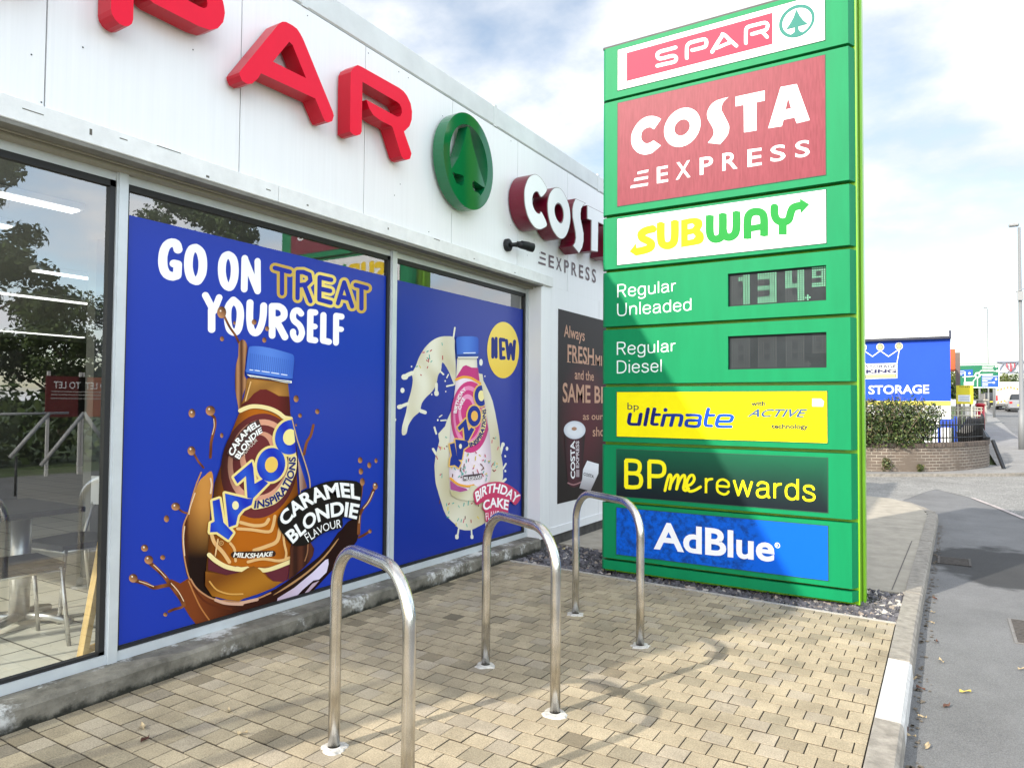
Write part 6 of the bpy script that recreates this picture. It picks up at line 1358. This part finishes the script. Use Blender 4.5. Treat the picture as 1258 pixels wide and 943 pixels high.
# parked van and cars up the road
TYRE = pm('tyre', (.02, .02, .02), .8); GLS = pm('car_glass', (.03, .035, .04), .08); 
def wheels(t, pts, r, w):
    for x, y in pts:
        mb = MB(); mb.tube([(x-w/2, y, r), (x+w/2, y, r)], r, 18); o = mb.build('wheel', TYRE, t)
        mb = MB(); s = 1 if x > 0 else -1; mb.tube([(x+s*(w/2+.001), y, r), (x+s*(w/2+.012), y, r)], r*.6, 14); mb.build('rim', pm('rim', (.5, .5, .5), .3, .8), o)
def loft(rows, parent, name, mat):
    """rows of (y, [(x, z)...]) cross-sections"""
    mb = MB(); n = len(rows[0][1]); vs = [(x, y, z) for y, s in rows for x, z in s]
    mb.add(vs, [(j*n+i, j*n+(i+1) % n, (j+1)*n+(i+1) % n, (j+1)*n+i) for j in range(len(rows)-1) for i in range(n)]+[tuple(range(n))[::-1], tuple(range((len(rows)-1)*n, len(rows)*n))])
    o = mb.build(name, mat, parent); return o
vn = thing('van', 'high roofed white van with yellow and red chevrons parked on the road', 'van', (4.72, 75, rise(75)-.1))
WV = pm('van_white', (.55, .55, .54), .35)
sec = lambda w, z0, z1: [(-w, z0), (w, z0), (w, z1-.25), (w-.12, z1), (-w+.12, z1), (-w, z1-.25)]
loft([(0, sec(.95, .35, 2.4)), (.1, sec(.98, .32, 2.45)), (3.6, sec(.98, .32, 2.45)), (4.2, sec(.95, .32, 2.1)), (4.9, sec(.92, .32, 1.2)), (5.3, sec(.88, .35, 1.05))], vn, 'body', WV)
mb = MB()
for s in (-1, 1):
    for k in range(4):
        for z0 in (.62, 1.72):
            a = s*(.06+k*.23); mb.add([(a, -.012, z0+.32-k*.07), (a+s*.12, -.012, z0+.285-k*.07), (a+s*.12, -.012, z0+.135-k*.07), (a, -.012, z0+.17-k*.07)], [(0, 1, 2, 3)], k % 2)
mb.build('chevrons', [pm('chevron_orange', (.62, .2, .02), .5), pm('chevron_yellow', (.62, .48, .03), .5)], vn)
mb = MB(); mb.box(-.96, .96, -.1, -.02, .36, .55); mb.build('bumper', pm('bumper_grey', (.12, .12, .12), .6), vn)
for s in (-1, 1):
    mb = MB(); mb.box(s*.9-.06, s*.9+.06, -.03, -.001, .8, 1.25); mb.build('tail_light', pm('tail_red', (.5, .02, .02), .3), vn)
wheels(vn, ((-.85, .9), (.85, .9), (-.85, 4.3), (.85, 4.3)), .34, .22)
def car(label, x, y, col, cname, w=.88, h=1.45):
    t = thing('parked_car', label, 'car', (x, y, rise(y)-.1), 0, 'cars on the road up the hill')
    s = lambda ww, z0, z1: [(-ww+.05, z0), (ww-.05, z0), (ww, z0+.2), (ww-.02, z1-.1), (ww-.1, z1), (-ww+.1, z1), (-ww+.02, z1-.1), (-ww, z0+.2)]
    loft([(0, s(w*.92, .35, .85)), (.12, s(w, .25, .98)), (1.0, s(w, .22, 1.0)), (3.0, s(w, .22, .98)), (3.9, s(w*.98, .22, .85)), (4.2, s(w*.9, .3, .7))], t, 'body', pm(cname, col, .25, coat=.6))
    s2_ = lambda ww, z1: [(-ww-.1, .97), (ww+.1, .97), (ww, z1-.06), (ww-.08, z1), (-ww+.08, z1), (-ww, z1-.06)]
    loft([(.15, s2_(w*.75, 1.02)), (.75, s2_(w*.72, h)), (2.1, s2_(w*.72, h)), (3.0, s2_(w*.74, 1.02))], t, 'cabin', GLS)
    mb = MB(); mb.box(-w*.62, w*.62, .78, 2.05, h+.001, h+.02); mb.build('roof', pm(cname), t)
    for sx in (-1, 1):
        mb = MB(); mb.box(sx*w*.78-.1, sx*w*.78+.1, -.02, .06, .68, .84); mb.build('tail_light', pm('tail_red'), t)
    mb = MB(); mb.box(-.26, .26, -.015, .0, .5, .61); mb.build('number_plate', pm('plate_yellow', (.7, .6, .05), .5), t)
    wheels(t, ((-w+.1, .75), (w-.1, .75), (-w+.1, 3.35), (w-.1, 3.35)), .31, .2)
car('silver car parked on the road in front of the white van', 5.15, 69.5, (.26, .27, .29), 'car_silver')
car('dark car on the road beside the distant van', 3.75, 82, (.03, .03, .035), 'car_dark')
# lattice railway bridge
lb = thing('lattice_bridge', 'grey lattice girder bridge crossing high over the far road', 'bridge', (0, 110, 0))
GRY = pm('bridge_grey', (.22, .25, .32), .6, var=.1); mb = MB()
for z in (6.2, 7.62): mb.box(5.6, 34, -.12, .12, z-.1, z+.1)
mb.build('chords', GRY, lb); mb = MB()
for k in range(20):
    x = 5.7+k*1.4; mb.bar((x, 0, 6.25), (x+.7, 0, 7.55), .12); mb.bar((x+.7, 0, 7.55), (x+1.4, 0, 6.25), .12)
mb.build('lattice', GRY, lb); mb = MB(); mb.box(5.7, 34, .13, .2, 6.25, 7.55); mb.build('deck_side', pm('bridge_pale', (.50, .53, .58), .7), lb)
mb = MB(); mb.bar((7.1, -.2, 6.35), (7.1, -.2, 7.4), .14, .04)
for s in (-1, 1): mb.bar((7.1, -.2, 6.4), (7.1+s*.4, -.2, 6.9), .12, .04); mb.bar((7.1+s*.4, -.2, 6.9), (7.1+s*.4, -.2, 7.4), .12, .04)
mb.build('emblem', pm('emblem_red', (.5, .04, .06), .5), lb)
mb = MB(); mb.box(33.8, 35, -1, 1, 0, 7.6); mb.build('pier', STN, lb)
# trees
def tree_(label, x, y, h, r, n, cols, seed, leaf=.2, group=None, trunk=.28):
    t = thing('tree', label, 'tree', (x, y, rise(y)-.15), 0, group)
    r_ = random.Random(seed); mb = MB(); bl = []
    mb.tube([(0, 0, 0), (.05, .02, h*.2), (-.05, .05, h*.42), (.1, 0, h*.62)], [trunk, trunk*.75, trunk*.5, trunk*.22], 10)
    for k in range(11):
        a = k*2.4+r_.random(); z0 = h*(.22+.4*k/11); l = r*(.55+.45*r_.random())*(1-.35*abs(k/11-.35)); e = (l*math.cos(a), l*math.sin(a), z0+h*(.12+.16*r_.random()))
        mb.tube([(0, 0, z0), (e[0]*.5, e[1]*.5, z0+(e[2]-z0)*.65), e], [trunk*.32, trunk*.2, trunk*.06], 7)
        for q in range(4):
            s = r*(.2+.16*r_.random()); bl.append((e[0]+r_.gauss(0, .22)*r, e[1]+r_.gauss(0, .22)*r, e[2]+r_.gauss(.02, .05)*h, s, s, s*.75))
    for q in range(9): s = r*(.22+.18*r_.random()); bl.append((r_.gauss(0, .3)*r, r_.gauss(0, .3)*r, h*(.68+.28*r_.random()), s, s, s*.8))
    mb.build('trunk', BARK, t); leaves('crown', bl, n, leaf, cols, t, seed=seed, shell=.25); return t
GC = [(.05, .085, .02), (.07, .11, .028), (.035, .06, .015), (.09, .13, .035)]; GY = [(.12, .14, .035), (.09, .12, .03), (.16, .15, .04), (.06, .09, .02)]
for i, (x, y, h, r, c_) in enumerate(((1.3, 92, 4.2, 1.9, GY), (3.0, 96, 3.4, 1.6, GY), (2.2, 88, 3.0, 1.2, GC), (5.2, 118, 4.2, 2.2, GC), (7.8, 122, 3.6, 2.4, GC), (10.4, 118, 3.8, 2.6, GC), (0.2, 84, 3.0, 1.3, GC), (4.0, 93, 3.4, 1.7, GY), (5.0, 98, 3.7, 2.0, GY), (6.5, 106, 4.0, 2.4, GC))):
    tree_(['yellowing small tree behind the legs of the green road sign', 'low yellow green tree right of the road sign posts', 'small dark green tree behind the gate pier', 'far dark tree behind the parked white van', 'far round tree under the lattice bridge', 'far low tree right of the lattice bridge', 'small green tree past the warehouse corner', 'yellow green tree just left of the distant van', 'yellow green tree behind the roof of the distant van', 'dark tree between the distant van and the lattice bridge'][i], x, y, h, r, 1700, c_, 20+i, .14, 'small trees up the hill', .12)
# across the drive, out of the frame: what the shop glass mirrors
for i, (x, y, h, r, n) in enumerate(((14.5, 7.7, 11.0, 2.4, 34000), (15.0, 15.6, 9.6, 2.0, 24000), (21, 25, 8.0, 4.2, 14000), (24, 36, 7.5, 4.4, 9000), (22, 14.5, 5.6, 2.6, 16000))):
    tree_(['broad dark tree across the drive that the clear window mirrors', 'second tree across the drive mirrored above the poster', 'bushy tree across the drive further along', 'bushy tree across the drive furthest along', 'low round tree behind the bank of shrubs across the drive'][i], x, y, h, r, n, GC, 40+i, .085, 'trees across the drive', .24)
bk = thing('bank_shrubs', 'dark bank of shrubs across the drive mirrored low in the window', 'shrubs', (0, 0, 0))
leaves('foliage', [(13+random.uniform(-.5, .8), y, .9, 1.1, 1.2, 1.2) for y in range(-4, 44, 1)], 16000, .13, GC, bk, seed=77)
def board(label, x, y, col, cname):
    t = thing('letting_board', label, 'sign', (x, y, -.12), R_(90), 'letting boards across the drive')
    mb = MB(); mb.box(-.43, .43, -.015, .015, 1.3, 2.2); b_ = mb.build('board', pm(cname, col, .5), t)
    p = Print(lambda a, z, o: Vector((-a, .015+o, z)), .003, .002); p.text('TO LET', [(-.28, 1.93), (.28, 1.93)], [(-.28, 2.08), (.28, 2.08)], 'f0f0ee', 0, bold=.01)
    for z in (1.85, 1.78, 1.7): p.fill([[(-.33, z), (.33, z), (.33, z+.02), (-.33, z+.02)]], 'b0a8a4', 0)
    p.build('lettering', attr_mat('wall_sign'), b_, (0, 1, 0))
    for s in (-.36, .36):
        mb = MB(); mb.box(s-.03, s+.03, -.06, -.016, 0, 2.3); mb.build('post', pm('white_post', (.6, .6, .58), .6), t)
for lab, px_, c_, cn in (('red letting board across the drive mirrored in the clear window', 80, (.13, .009, .008), 'letting_red'), ('orange letting board across the drive mirrored in the clear window', 118, (.34, .08, .012), 'letting_orange')):
    q = on_x(px_+2, 478, -16.66); board(lab, 9.0, q.y, c_, cn)
# white barrier across the drive that the clear window mirrors
br_ = thing('white_barrier', 'white tubular barrier with slanting braces across the drive mirrored in the window', 'barrier', (0, 0, 0))
WT_ = pm('white_tube', (.42, .43, .43), .5)
vp = lambda x, y: (lambda q: Vector((-7.66-q.x, q.y, q.z)))(on_x(x, y, -13.6))
mb = MB(); mb.tube([vp(-60, 510), vp(84, 507)], .022, 8); mb.build('rail', WT_, br_)
for a_, b_ in (((60, 508), (12, 562)), ((103, 507), (50, 572)), ((103, 507), (126, 540))):
    mb = MB(); mb.tube([vp(*a_), vp(*b_)], .035, 8); mb.build('brace', WT_, br_)
mb = MB(); e_ = vp(20, 560); mb.tube([e_, (e_.x, e_.y, -.12)], .02, 8); mb.build('post', pm('black_iron'), br_)
# fallen leaves
def leaf(x, y, z, s, rz, col, label, cname):
    o = MB(); vs = []; n = 7
    for k in range(n):
        u = k/(n-1); w = .42*math.sin(math.pi*(u*.92+.04))**.8; vs += [(-s*w, s*(u-.5)*2, .012*s/.03*math.sin(u*5)*.5+.006), (0, s*(u-.5)*2, .002+.003*math.sin(u*4)), (s*w, s*(u-.5)*2, .009+.006*math.cos(u*6))]
    o.add(vs, [(3*k+i, 3*k+i+1, 3*k+i+4, 3*k+i+3) for k in range(n-1) for i in (0, 1)])
    t = o.build('fallen_leaf', pm(cname, col, .8, var=.3, vscale=60), None, recalc=False); t.location = (x, y, z); t.rotation_euler = (random.uniform(-.15, .15), random.uniform(-.15, .15), rz)
    tag(t, label, 'leaf', 'fallen leaves'); return t
random.seed(12)
P_ = [on_z(*q) for q in ((178, 909), (345, 875), (298, 902), (319, 889), (700, 668))]
TAN_, BRN_, YEL_ = (.42, .33, .20), (.12, .055, .035), (.55, .42, .10)
for (p, s, rz, c_, cn, lab) in ((P_[0], .03, .5, (.09, .03, .02), 'leaf_dark_red', 'crumpled dark red brown leaf on the paving below the milkshake poster'), (on_z(175, 894), .03, 1.2, TAN_, 'leaf_tan', 'pale tan leaf on the paving next to the dark red brown leaf'), (P_[2], .025, 2.0, TAN_, 'leaf_tan', 'small tan leaf on the paving left of the nearest cycle stand'), (on_z(281, 874), .022, 1.1, TAN_, 'leaf_tan', 'thin curled tan leaf on the paving in the middle of the sunny blocks left'), (on_z(692, 675, -.02), .045, .4, (.60, .50, .25), 'leaf_yellow', 'pale yellow leaf on the dark slate chippings by the white wall')):
    leaf(p.x, p.y, p.z+.004, s, rz, c_, lab, cn)
for i, (px_, py_) in enumerate(((1148, 735), (1146, 752), (1145, 765), (1150, 788), (1156, 812), (1124, 834), (1131, 846), (1133, 881), (1139, 917), (1163, 867), (1255, 822), (1120, 905), (1113, 897))):
    q = on_z(px_, py_, -.105); leaf(q.x, q.y, -.103, random.uniform(.018, .034), random.uniform(0, 6), TAN_ if i % 3 else BRN_, 'dry curled leaf lying on the grey asphalt beside the kerb' if px_ < 1200 else 'dry brown leaf at the right edge below the manhole cover', 'leaf_tan' if i % 3 else 'leaf_brown')
q = on_z(1186, 850, -.105); leaf(q.x, q.y, -.103, .03, 1.9, YEL_, 'yellow green leaf alone on the grey asphalt in the lower right', 'leaf_yellow_green')
